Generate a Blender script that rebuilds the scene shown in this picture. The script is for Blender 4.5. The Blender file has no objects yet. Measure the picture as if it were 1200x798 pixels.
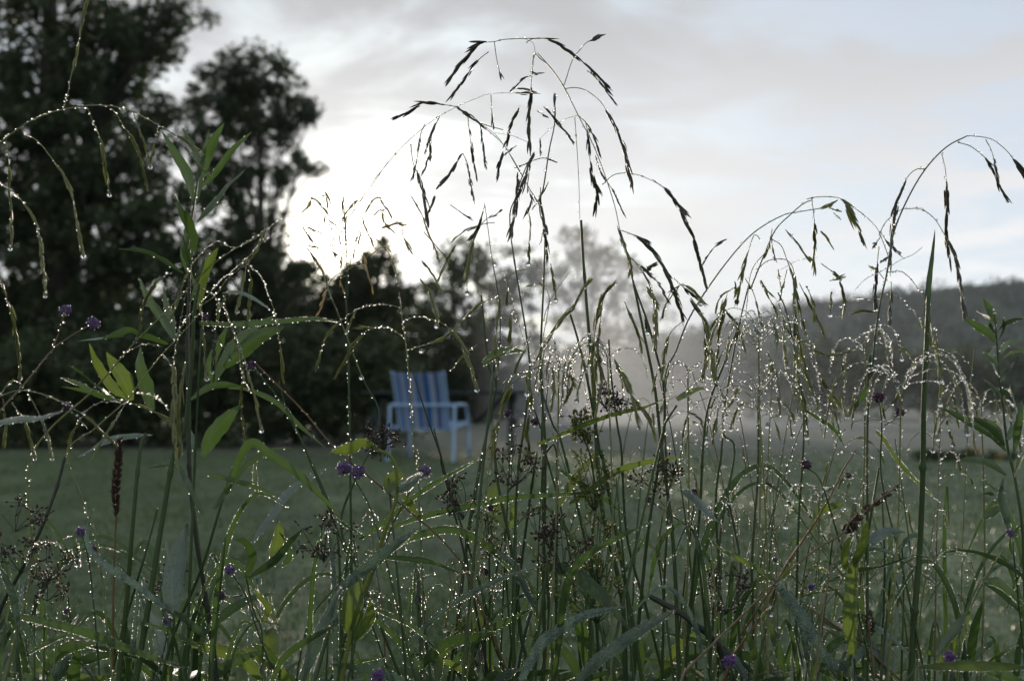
import bpy, math
import numpy as np
from math import radians, sin, cos, pi

RS = np.random.RandomState(11)
S = bpy.context.scene
COL = S.collection

# ------------------------------------------------------------------ camera, sky, sun, exposure
F = 1167.0                      # focal length in pixels of a 1200 px wide picture (35 mm lens)
TILT = math.atan(67 / F)
CAMZ = 0.65
cd = bpy.data.cameras.new('camera'); cam = bpy.data.objects.new('camera', cd); COL.objects.link(cam)
cam.location = (0, 0, CAMZ); cam.rotation_euler = (pi / 2 + TILT, 0, 0)
cd.sensor_width = 36; cd.lens = 35; cd.clip_start = 0.02; cd.clip_end = 3000
cd.dof.use_dof = True; cd.dof.focus_distance = 0.62; cd.dof.aperture_fstop = 9.0
S.camera = cam

SUN_EL, SUN_AZ = radians(9.0), radians(-9.9)      # azimuth from +Y, negative = left
sund = np.array([sin(SUN_AZ) * cos(SUN_EL), cos(SUN_AZ) * cos(SUN_EL), sin(SUN_EL)])
sl = bpy.data.lights.new('sun', 'SUN'); sl.energy = 3.4; sl.angle = radians(1.2); sl.color = (1.0, 0.86, 0.68)
so = bpy.data.objects.new('sun', sl); COL.objects.link(so)
so.rotation_euler = (pi / 2 - SUN_EL, 0, pi - SUN_AZ)
so.location = (-4, 10, 12)

W = bpy.data.worlds.new('World'); S.world = W; W.use_nodes = True
nt = W.node_tree; N = nt.nodes; L = nt.links; N.clear()
def nd(t, **k):
    n = N.new(t)
    for a, b in k.items(): setattr(n, a, b)
    return n
def mth(op, a, b=None, c=None, clamp=False):
    n = nd('ShaderNodeMath', operation=op); n.use_clamp = clamp
    for i, v in enumerate((a, b, c)):
        if v is None: continue
        if isinstance(v, (int, float)): n.inputs[i].default_value = v
        else: L.new(v, n.inputs[i])
    return n.outputs[0]
out = nd('ShaderNodeOutputWorld'); bg = nd('ShaderNodeBackground'); bg.inputs[1].default_value = 0.1
sky = nd('ShaderNodeTexSky', sky_type='NISHITA'); sky.sun_disc = False
sky.sun_elevation = SUN_EL; sky.sun_rotation = SUN_AZ; sky.air_density = 1.0; sky.dust_density = 2.5
tc = nd('ShaderNodeTexCoord')
nrm = nd('ShaderNodeVectorMath', operation='NORMALIZE'); L.new(tc.outputs['Generated'], nrm.inputs[0])
sep = nd('ShaderNodeSeparateXYZ'); L.new(nrm.outputs[0], sep.inputs[0])
dot = nd('ShaderNodeVectorMath', operation='DOT_PRODUCT'); L.new(nrm.outputs[0], dot.inputs[0]); dot.inputs[1].default_value = tuple(sund)
# thin cloud sheet: projected on a plane overhead so the bands flatten towards the horizon
zz = mth('ADD', mth('MAXIMUM', sep.outputs[2], 0.0), 0.12)
cx = mth('DIVIDE', sep.outputs[0], zz); cy = mth('DIVIDE', sep.outputs[1], zz)
cmb = nd('ShaderNodeCombineXYZ'); L.new(mth('MULTIPLY_ADD', cy, 0.35, mth('MULTIPLY', cx, 0.8)), cmb.inputs[0]); L.new(mth('MULTIPLY_ADD', cx, -0.25, cy), cmb.inputs[1])
no = nd('ShaderNodeTexNoise'); L.new(cmb.outputs[0], no.inputs['Vector']); no.inputs['Scale'].default_value = 2.3
no.inputs['Detail'].default_value = 6; no.inputs['Roughness'].default_value = 0.55; no.inputs['Distortion'].default_value = 0.5
mask = nd('ShaderNodeMapRange'); mask.interpolation_type = 'SMOOTHSTEP'
L.new(mth('MULTIPLY_ADD', mth('MAXIMUM', sep.outputs[0], 0.0), -0.22, mth('ADD', no.outputs[0], 0.05)), mask.inputs[0])
mask.inputs[1].default_value = 0.36; mask.inputs[2].default_value = 0.60
mask.inputs[3].default_value = 0.3
# light of the cloud sheet: brightest low down and round the sun
ramp = nd('ShaderNodeValToRGB'); L.new(sep.outputs[2], ramp.inputs[0])
e = ramp.color_ramp.elements
for p, c in ((0.0, (0.97, 0.98, 1.0)), (0.12, (0.98, 0.985, 1.0)), (0.22, (0.81, 0.815, 0.83)), (0.36, (0.56, 0.565, 0.58)), (0.6, (0.42, 0.44, 0.48)), (1.0, (0.34, 0.37, 0.42))):
    if p in (0.0, 1.0): el = e[0] if p == 0 else e[-1]; el.position = p
    else: el = e.new(p)
    el.color = (*c, 1)
glow = mth('POWER', mth('MAXIMUM', dot.outputs['Value'], 0.0), 90.0)
glow2 = mth('POWER', mth('MAXIMUM', dot.outputs['Value'], 0.0), 1500.0)
gc = nd('ShaderNodeVectorMath', operation='SCALE'); gc.inputs[0].default_value = (1.0, 0.88, 0.70); L.new(mth('ADD', mth('MULTIPLY', glow, 0.26), mth('MULTIPLY', glow2, 9.0)), gc.inputs[3])
cl = nd('ShaderNodeVectorMath', operation='ADD'); L.new(ramp.outputs[0], cl.inputs[0]); L.new(gc.outputs[0], cl.inputs[1])
cl2 = nd('ShaderNodeVectorMath', operation='SCALE'); L.new(cl.outputs[0], cl2.inputs[0]); cl2.inputs[3].default_value = 10.0
blue = nd('ShaderNodeVectorMath', operation='MULTIPLY_ADD'); L.new(sky.outputs[0], blue.inputs[0]); blue.inputs[1].default_value = (0.25, 0.35, 0.5); blue.inputs[2].default_value = (5.3, 5.9, 6.7)
mx = nd('ShaderNodeMix', data_type='RGBA'); L.new(mask.outputs[0], mx.inputs[0]); L.new(blue.outputs[0], mx.inputs[6]); L.new(cl2.outputs[0], mx.inputs[7])
L.new(mx.outputs[2], bg.inputs[0]); L.new(bg.outputs[0], out.inputs[0])

S.view_settings.view_transform = 'Standard'; S.view_settings.look = 'None'
S.view_settings.exposure = 0.0; S.view_settings.gamma = 1.0; S.view_settings.use_curve_mapping = False
S.render.engine = 'CYCLES'
cy_ = S.cycles
cy_.max_bounces = 7; cy_.diffuse_bounces = 2; cy_.glossy_bounces = 3; cy_.transmission_bounces = 6
cy_.transparent_max_bounces = 8; cy_.volume_bounces = 0; cy_.use_denoising = True
cy_.volume_step_rate = 2.0; cy_.volume_max_steps = 48
cy_.caustics_reflective = False; cy_.caustics_refractive = False
cy_.sample_clamp_indirect = 30.0

# ------------------------------------------------------------------ materials
def mat(name, col, rough=0.6, var=None, vscale=8.0, transl=0.0, tcol=None, spec=0.4, bump=0.0, bscale=200.0, coat=0.0, metal=0.0, gen=False):
    m = bpy.data.materials.new(name); m.use_nodes = True
    t = m.node_tree; n = t.nodes; l = t.links
    b = n['Principled BSDF']; b.inputs['Roughness'].default_value = rough
    b.inputs['Specular IOR Level'].default_value = spec; b.inputs['Metallic'].default_value = metal
    b.inputs['Base Color'].default_value = (*col, 1)
    if coat: b.inputs['Coat Weight'].default_value = coat; b.inputs['Coat Roughness'].default_value = 0.15
    geo = n.new('ShaderNodeNewGeometry')
    if var is not None:
        nz = n.new('ShaderNodeTexNoise'); nz.inputs['Scale'].default_value = vscale; nz.inputs['Detail'].default_value = 4
        l.new(geo.outputs['Position'], nz.inputs['Vector'])
        mr = n.new('ShaderNodeMapRange'); mr.inputs[1].default_value = 0.35; mr.inputs[2].default_value = 0.65
        l.new(nz.outputs[0], mr.inputs[0])
        add = n.new('ShaderNodeMath'); add.operation = 'MULTIPLY_ADD'; add.use_clamp = True
        l.new(geo.outputs['Random Per Island'], add.inputs[0]); add.inputs[1].default_value = 0.6
        sb = n.new('ShaderNodeMath'); sb.operation = 'MULTIPLY'; l.new(mr.outputs[0], sb.inputs[0]); sb.inputs[1].default_value = 0.5
        l.new(sb.outputs[0], add.inputs[2])
        mix = n.new('ShaderNodeMix'); mix.data_type = 'RGBA'; l.new(add.outputs[0], mix.inputs[0])
        mix.inputs[6].default_value = (*col, 1); mix.inputs[7].default_value = (*var, 1)
        l.new(mix.outputs[2], b.inputs['Base Color'])
        csrc = mix.outputs[2]
    else: csrc = None
    if bump:
        nb = n.new('ShaderNodeTexNoise'); nb.inputs['Scale'].default_value = bscale; l.new(geo.outputs['Position'], nb.inputs['Vector'])
        bp = n.new('ShaderNodeBump'); bp.inputs['Strength'].default_value = bump; bp.inputs['Distance'].default_value = 1.0 / bscale
        l.new(nb.outputs[0], bp.inputs['Height']); l.new(bp.outputs[0], b.inputs['Normal'])
    if transl:
        tr = n.new('ShaderNodeBsdfTranslucent'); tr.inputs[0].default_value = (*(tcol or col), 1)
        ms = n.new('ShaderNodeMixShader'); ms.inputs[0].default_value = transl
        l.new(b.outputs[0], ms.inputs[1]); l.new(tr.outputs[0], ms.inputs[2])
        l.new(ms.outputs[0], n['Material Output'].inputs[0])
    return m

def leafmat(name, col, var, tcol, transl=0.45, rough=0.45, vein=26.0, wet=False):
    """blade of a leaf: veins along the UV u axis, a lighter midrib, blotches, light coming through"""
    m = bpy.data.materials.new(name); m.use_nodes = True
    t = m.node_tree; n = t.nodes; l = t.links
    b = n['Principled BSDF']; b.inputs['Roughness'].default_value = rough; b.inputs['Specular IOR Level'].default_value = 0.5
    uv = n.new('ShaderNodeUVMap'); sp = n.new('ShaderNodeSeparateXYZ'); l.new(uv.outputs[0], sp.inputs[0])
    def M(op, a, bb=None, c=None):
        q = n.new('ShaderNodeMath'); q.operation = op
        for i, v in enumerate((a, bb, c)):
            if v is None: continue
            if isinstance(v, (int, float)): q.inputs[i].default_value = v
            else: l.new(v, q.inputs[i])
        return q.outputs[0]
    geo = n.new('ShaderNodeNewGeometry')
    nz = n.new('ShaderNodeTexNoise'); nz.inputs['Scale'].default_value = 90; nz.inputs['Detail'].default_value = 5; l.new(geo.outputs['Position'], nz.inputs['Vector'])
    ve = M('MULTIPLY_ADD', M('SINE', M('MULTIPLY', sp.outputs[0], vein * 2 * pi / 2)), 0.5, 0.5)
    rib = M('SUBTRACT', 1.0, M('MINIMUM', M('MULTIPLY', M('ABSOLUTE', M('SUBTRACT', sp.outputs[0], 0.5)), 14.0), 1.0))
    fac = M('MULTIPLY_ADD', ve, 0.25, M('MULTIPLY_ADD', nz.outputs[0], 0.9, M('MULTIPLY_ADD', rib, 0.35, -0.15)))
    mix = n.new('ShaderNodeMix'); mix.data_type = 'RGBA'; mix.clamp_factor = True; l.new(fac, mix.inputs[0])
    mix.inputs[6].default_value = (*col, 1); mix.inputs[7].default_value = (*var, 1)
    src = mix.outputs[2]
    # brown tips and flecks
    n2 = n.new('ShaderNodeTexNoise'); n2.inputs['Scale'].default_value = 260; n2.inputs['Detail'].default_value = 3; l.new(geo.outputs['Position'], n2.inputs['Vector'])
    mr = n.new('ShaderNodeMapRange'); mr.inputs[1].default_value = 0.62; mr.inputs[2].default_value = 0.70; mr.inputs[4].default_value = 0.7
    l.new(M('MULTIPLY_ADD', M('POWER', sp.outputs[1], 8.0), 0.2, n2.outputs[0]), mr.inputs[0])
    mix2 = n.new('ShaderNodeMix'); mix2.data_type = 'RGBA'; l.new(mr.outputs[0], mix2.inputs[0]); l.new(src, mix2.inputs[6]); mix2.inputs[7].default_value = (0.09, 0.06, 0.03, 1)
    l.new(mix2.outputs[2], b.inputs['Base Color'])
    hgt = ve
    if wet:   # film of tiny dew beads: bumpy and glossy
        vo = n.new('ShaderNodeTexVoronoi'); vo.inputs['Scale'].default_value = 1100; l.new(geo.outputs['Position'], vo.inputs['Vector'])
        hgt = M('SUBTRACT', 1.0, M('MULTIPLY', vo.outputs['Distance'], 1.6))
        b.inputs['Coat Weight'].default_value = 0.45; b.inputs['Coat Roughness'].default_value = 0.3
    bp = n.new('ShaderNodeBump'); bp.inputs['Strength'].default_value = 0.8 if wet else 0.35; bp.inputs['Distance'].default_value = 0.0005
    l.new(hgt, bp.inputs['Height']); l.new(bp.outputs[0], b.inputs['Normal'])
    if wet: l.new(bp.outputs[0], b.inputs['Coat Normal'])
    tr = n.new('ShaderNodeBsdfTranslucent')
    vt = n.new('ShaderNodeMix'); vt.data_type = 'RGBA'; l.new(fac, vt.inputs[0]); vt.clamp_factor = True
    vt.inputs[6].default_value = (*[c * 0.72 for c in tcol], 1); vt.inputs[7].default_value = (*[min(1, c * 1.2) for c in tcol], 1); l.new(vt.outputs[2], tr.inputs[0])
    ms = n.new('ShaderNodeMixShader'); ms.inputs[0].default_value = transl
    l.new(b.outputs[0], ms.inputs[1]); l.new(tr.outputs[0], ms.inputs[2]); l.new(ms.outputs[0], n['Material Output'].inputs[0])
    return m

MT = {}
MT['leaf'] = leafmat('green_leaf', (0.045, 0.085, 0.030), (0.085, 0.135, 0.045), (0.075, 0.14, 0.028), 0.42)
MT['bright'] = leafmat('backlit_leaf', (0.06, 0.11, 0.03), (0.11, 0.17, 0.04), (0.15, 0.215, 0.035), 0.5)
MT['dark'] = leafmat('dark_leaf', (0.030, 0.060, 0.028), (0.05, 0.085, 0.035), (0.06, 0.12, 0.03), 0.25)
MT['pale'] = leafmat('dewy_leaf', (0.075, 0.125, 0.095), (0.14, 0.20, 0.17), (0.10, 0.17, 0.10), 0.25, 0.35, wet=True)
MT['stem'] = mat('grass_stem', (0.034, 0.066, 0.022), 0.5, (0.065, 0.105, 0.035), 30, bump=0.3, bscale=900, transl=0.15, tcol=(0.1, 0.2, 0.04))
MT['stemlight'] = mat('pale_stem', (0.16, 0.20, 0.08), 0.45, (0.24, 0.26, 0.11), 30, bump=0.3, bscale=900, transl=0.3, tcol=(0.35, 0.4, 0.12))
MT['vine'] = mat('vine_stem', (0.12, 0.17, 0.04), 0.5, (0.17, 0.2, 0.05), 40, bump=0.3, bscale=900, transl=0.3, tcol=(0.4, 0.45, 0.08))
MT['stemdark'] = mat('dark_stem', (0.020, 0.030, 0.022), 0.5, (0.04, 0.045, 0.03), 30, bump=0.3, bscale=900)
MT['stemred'] = mat('red_stem', (0.13, 0.055, 0.03), 0.5, (0.18, 0.12, 0.05), 25, bump=0.3, bscale=900, transl=0.15, tcol=(0.3, 0.12, 0.05))
MT['stembrown'] = mat('brown_stem', (0.12, 0.09, 0.055), 0.6, (0.2, 0.16, 0.10), 30, bump=0.4, bscale=900)
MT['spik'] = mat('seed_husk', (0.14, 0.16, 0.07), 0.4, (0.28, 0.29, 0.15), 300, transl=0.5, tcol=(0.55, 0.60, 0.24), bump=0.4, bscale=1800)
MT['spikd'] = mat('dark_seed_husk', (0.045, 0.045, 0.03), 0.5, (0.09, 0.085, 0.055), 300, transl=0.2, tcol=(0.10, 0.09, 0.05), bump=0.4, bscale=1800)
MT['spikg'] = mat('golden_seed_husk', (0.28, 0.22, 0.10), 0.5, (0.42, 0.34, 0.18), 300, transl=0.6, tcol=(0.85, 0.74, 0.50), bump=0.4, bscale=1800)
MT['seed'] = mat('brown_seed', (0.020, 0.012, 0.010), 0.6, (0.07, 0.035, 0.022), 400, bump=0.3, bscale=2000)
MT['purple'] = mat('purple_petal', (0.12, 0.055, 0.22), 0.6, (0.30, 0.17, 0.42), 300, transl=0.35, tcol=(0.42, 0.2, 0.65))
MT['purpled'] = mat('dark_purple_petal', (0.06, 0.02, 0.07), 0.6, (0.14, 0.05, 0.14), 300, transl=0.2, tcol=(0.2, 0.06, 0.2))
MT['bud'] = mat('yellow_green_bud', (0.12, 0.14, 0.02), 0.6, (0.2, 0.2, 0.03), 300, transl=0.3, tcol=(0.3, 0.32, 0.04))
MT['bark'] = mat('bark', (0.035, 0.030, 0.024), 0.9, (0.07, 0.06, 0.05), 6, bump=0.8, bscale=30)
MT['oak'] = mat('oak_leaf', (0.030, 0.052, 0.020), 0.55, (0.055, 0.080, 0.030), 2, transl=0.22, tcol=(0.06, 0.10, 0.02))
MT['shrub'] = mat('shrub_leaf', (0.034, 0.052, 0.022), 0.6, (0.060, 0.085, 0.034), 2, transl=0.2, tcol=(0.06, 0.10, 0.02))
MT['maple'] = mat('maple_leaf', (0.034, 0.052, 0.022), 0.6, (0.065, 0.080, 0.030), 2, transl=0.25, tcol=(0.08, 0.10, 0.02))
MT['wood'] = mat('far_wood', (0.026, 0.044, 0.020), 0.8, (0.050, 0.070, 0.03), 0.06)
MT['lawn'] = mat('lawn_blade', (0.066, 0.128, 0.034), 0.35, (0.18, 0.24, 0.10), 6.0, transl=0.25, tcol=(0.08, 0.13, 0.04), spec=0.6)
MT['table'] = mat('dark_table_paint', (0.012, 0.024, 0.024), 0.4, (0.02, 0.036, 0.034), 20, bump=0.3, bscale=60)
MT['frame'] = mat('blue_white_frame_paint', (0.27, 0.43, 0.66), 0.4, (0.33, 0.48, 0.68), 10)
MT['orange'] = mat('orange_petal', (0.40, 0.22, 0.04), 0.6, (0.45, 0.32, 0.06), 10, transl=0.3, tcol=(0.7, 0.35, 0.03))

m = bpy.data.materials.new('water_drop'); m.use_nodes = True
b = m.node_tree.nodes['Principled BSDF']; b.inputs['Transmission Weight'].default_value = 0.95; b.inputs['IOR'].default_value = 1.333
b.inputs['Roughness'].default_value = 0.04; b.inputs['Base Color'].default_value = (1, 1, 1, 1); MT['water'] = m
m = m.copy(); m.name = 'dew'; b = m.node_tree.nodes['Principled BSDF']; b.inputs['Roughness'].default_value = 0.27; b.inputs['Transmission Weight'].default_value = 0.93; MT['dew'] = m

# ------------------------------------------------------------------ helpers
def at(px, py, Y):
    """world point on the ray of pixel (px, py) of the 1200x798 picture, at world depth y = Y"""
    px = np.asarray(px, float); py = np.asarray(py, float); Y = np.asarray(Y, float)
    dx = (px - 600) / F; dz = -(py - 399) / F
    y = cos(TILT) - sin(TILT) * dz; z = sin(TILT) + cos(TILT) * dz
    k = Y / y
    return np.stack([dx * k, y * k, CAMZ + z * k], -1)

TILES = {'A': (0, 0, 2.955), 'B': (400, 0, 2.955), 'C': (800, 0, 2.955), 'D': (0, 265, 2.955), 'E': (400, 265, 2.955), 'F': (800, 265, 2.955),
         'G': (0, 528, 2.955), 'H': (400, 528, 2.955), 'I': (800, 528, 2.955), 'R2': (180, 120, 2.85), 'R3': (360, 180, 3.07),
         'R4': (560, 20, 3.07), 'R5': (740, 200, 2.85), 'R6': (940, 150, 2.66), 'R7': (560, 380, 3.327), 'R8': (760, 420, 3.325), 'P': (0, 0, 1.0)}
def T(tile, *v):
    x0, y0, s = TILES[tile]
    return [(x0 + v[i] / s, y0 + v[i + 1] / s) for i in range(0, len(v), 2)]

def spline(pts, step=4.0):
    p = np.array(pts, float)
    if len(p) == 2: p = np.array([p[0], (p[0] + p[1]) / 2, p[1]])
    q = np.vstack([2 * p[0] - p[1], p, 2 * p[-1] - p[-2]])
    o = []
    for i in range(1, len(q) - 2):
        a, b_, c, d = q[i - 1], q[i], q[i + 1], q[i + 2]
        n = max(2, int(np.linalg.norm(c - b_) / step))
        t = (np.arange(n) / n)[:, None]
        o.append(0.5 * ((2 * b_) + (c - a) * t + (2 * a - 5 * b_ + 4 * c - d) * t ** 2 + (3 * b_ - a - 3 * c + d) * t ** 3))
    o.append(p[-1:])
    return np.vstack(o)

def mesh_obj(name, V, Fq, material, parent=None, base=(0, 0, 0), uv=None, smooth=True, label=None, kind=None):
    """Fq: list of int arrays (n,3) and/or (n,4). uv: per-vertex (n,2)."""
    V = np.asarray(V, float) - np.asarray(base, float)
    me = bpy.data.meshes.new(name)
    if not isinstance(Fq, (list, tuple)): Fq = [Fq]
    Fq = [np.asarray(f, np.int32) for f in Fq if len(f)]
    loops = np.concatenate([f.ravel() for f in Fq])
    tot = np.concatenate([np.full(len(f), f.shape[1], np.int32) for f in Fq])
    st = np.concatenate([[0], np.cumsum(tot)[:-1]]).astype(np.int32)
    me.vertices.add(len(V)); me.vertices.foreach_set('co', V.astype(np.float32).ravel())
    me.loops.add(len(loops)); me.loops.foreach_set('vertex_index', loops)
    me.polygons.add(len(tot)); me.polygons.foreach_set('loop_start', st); me.polygons.foreach_set('loop_total', tot)
    if uv is not None:
        u = me.uv_layers.new(name='UVMap'); u.data.foreach_set('uv', np.asarray(uv, np.float32)[loops].ravel())
    me.polygons.foreach_set('use_smooth', np.full(len(tot), smooth, bool))
    me.update(calc_edges=True); me.validate()
    me.materials.append(material)
    o = bpy.data.objects.new(name, me); COL.objects.link(o)
    if parent is not None: o.parent = parent
    if label: o['label'] = label
    if kind: o['kind'] = kind
    return o

USED = {}
def tag(o, label, cat, group=None):
    o['label'] = label; o['category'] = cat
    if group: o['group'] = group
    USED.setdefault(label, []).append(o.name)
def thing(name, label, cat, loc=(0, 0, 0), group=None, rz=0):
    o = bpy.data.objects.new(name, None); COL.objects.link(o); o.location = loc; o.rotation_euler = (0, 0, rz)
    o.empty_display_size = 0.05
    tag(o, label, cat, group); return o

class Geo:
    """collects verts / faces"""
    def __init__(s): s.v = []; s.f3 = []; s.f4 = []; s.n = 0; s.uv = []
    def add(s, V, f3=None, f4=None, uv=None):
        V = np.asarray(V, float)
        if f3 is not None and len(f3): s.f3.append(np.asarray(f3) + s.n)
        if f4 is not None and len(f4): s.f4.append(np.asarray(f4) + s.n)
        s.v.append(V); s.n += len(V)
        if uv is not None: s.uv.append(uv)
    def faces(s):
        o = []
        if s.f3: o.append(np.vstack(s.f3))
        if s.f4: o.append(np.vstack(s.f4))
        return o
    def build(s, name, m_, parent=None, base=(0, 0, 0), **k):
        if not s.n: return None
        return mesh_obj(name, np.vstack(s.v), s.faces(), m_, parent, base, uv=np.vstack(s.uv) if s.uv else None, **k)
    def tube(s, P, R, sides=6):
        P = np.asarray(P, float); n = len(P); R = np.broadcast_to(R, (n,))
        Tn = np.gradient(P, axis=0); Tn /= np.linalg.norm(Tn, axis=1)[:, None] + 1e-12
        ref = np.array([0.13, 1.0, 0.07]) if abs(Tn[:, 1]).mean() < 0.8 else np.array([1.0, 0.1, 0.05])
        U = np.cross(Tn, ref); U /= np.linalg.norm(U, axis=1)[:, None] + 1e-12
        Vv = np.cross(Tn, U)
        a = np.arange(sides) * 2 * pi / sides
        ring = P[:, None] + R[:, None, None] * (U[:, None] * np.cos(a)[None, :, None] + Vv[:, None] * np.sin(a)[None, :, None])
        V = ring.reshape(-1, 3)
        i = np.arange(n - 1)[:, None] * sides; j = np.arange(sides)[None]; j2 = (j + 1) % sides
        f4 = np.stack([i + j, i + j2, i + sides + j2, i + sides + j], -1).reshape(-1, 4)
        V = np.vstack([V, P[:1], P[-1:]]); c0, c1 = n * sides, n * sides + 1
        jj = np.arange(sides); k2 = (jj + 1) % sides
        f3 = np.vstack([np.stack([np.full(sides, c0), k2, jj], -1), np.stack([np.full(sides, c1), (n - 1) * sides + jj, (n - 1) * sides + k2], -1)])
        s.add(V, f3, f4)
    def box(s, c, d, rot=None):
        x, y, z = np.array(d) / 2
        V = np.array([[i, j, k] for i in (-x, x) for j in (-y, y) for k in (-z, z)], float)
        if rot is not None: V = V @ np.asarray(rot).T
        V = V + np.asarray(c)
        s.add(V, None, [[0, 1, 3, 2], [4, 6, 7, 5], [0, 4, 5, 1], [2, 3, 7, 6], [0, 2, 6, 4], [1, 5, 7, 3]])

def ico(level):
    import bmesh
    bm = bmesh.new(); bmesh.ops.create_icosphere(bm, subdivisions=level, radius=1)
    V = np.array([v.co[:] for v in bm.verts]); Fc = np.array([[v.index for v in f.verts] for f in bm.faces]); bm.free(); return V, Fc
ICO1, ICO2, ICO3 = ico(1), ico(2), ico(3)
def spheres(P, R, lv=ICO1, squash=None):
    P = np.asarray(P, float); R = np.asarray(R, float)
    V0, F0 = lv; n = len(P)
    V = V0[None] * R[:, None, None]
    if squash is not None: V = V * squash[:, None, :] if np.ndim(squash) == 2 else V * squash
    V = (V + P[:, None]).reshape(-1, 3)
    Fc = (F0[None] + (np.arange(n) * len(V0))[:, None, None]).reshape(-1, 3)
    return V, Fc
SPR = 6
def spindles(P, D, Ln, Wd):
    """pointed husks: P base, D unit direction, length, half width"""
    P = np.asarray(P, float); n = len(P)
    if n == 0: return np.zeros((0, 3)), np.zeros((0, 3), int)
    tt = np.array([0, .12, .35, .65, .88, 1.0]); ww = np.array([0.25, .7, 1.0, .85, .4, 0.03])
    up = RS.normal(size=(n, 3)); U = np.cross(D, up); U /= np.linalg.norm(U, axis=1)[:, None] + 1e-9; Wv = np.cross(D, U)
    a = np.arange(5) * 2 * pi / 5
    circ = U[:, None] * np.cos(a)[None, :, None] + Wv[:, None] * np.sin(a)[None, :, None] * 0.7     # n,5,3
    V = P[:, None, None] + D[:, None, None] * (tt[None, :, None, None] * Ln[:, None, None, None]) + circ[:, None] * (ww[None, :, None, None] * Wd[:, None, None, None])
    V = V.reshape(n, 30, 3)
    f = []
    for i in range(5):
        for j in range(5):
            k = (j + 1) % 5
            f.append([i * 5 + j, i * 5 + k, i * 5 + 5 + k]); f.append([i * 5 + j, i * 5 + 5 + k, i * 5 + 5 + j])
    f = np.array(f)
    return V.reshape(-1, 3), (f[None] + (np.arange(n) * 30)[:, None, None]).reshape(-1, 3)

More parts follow.
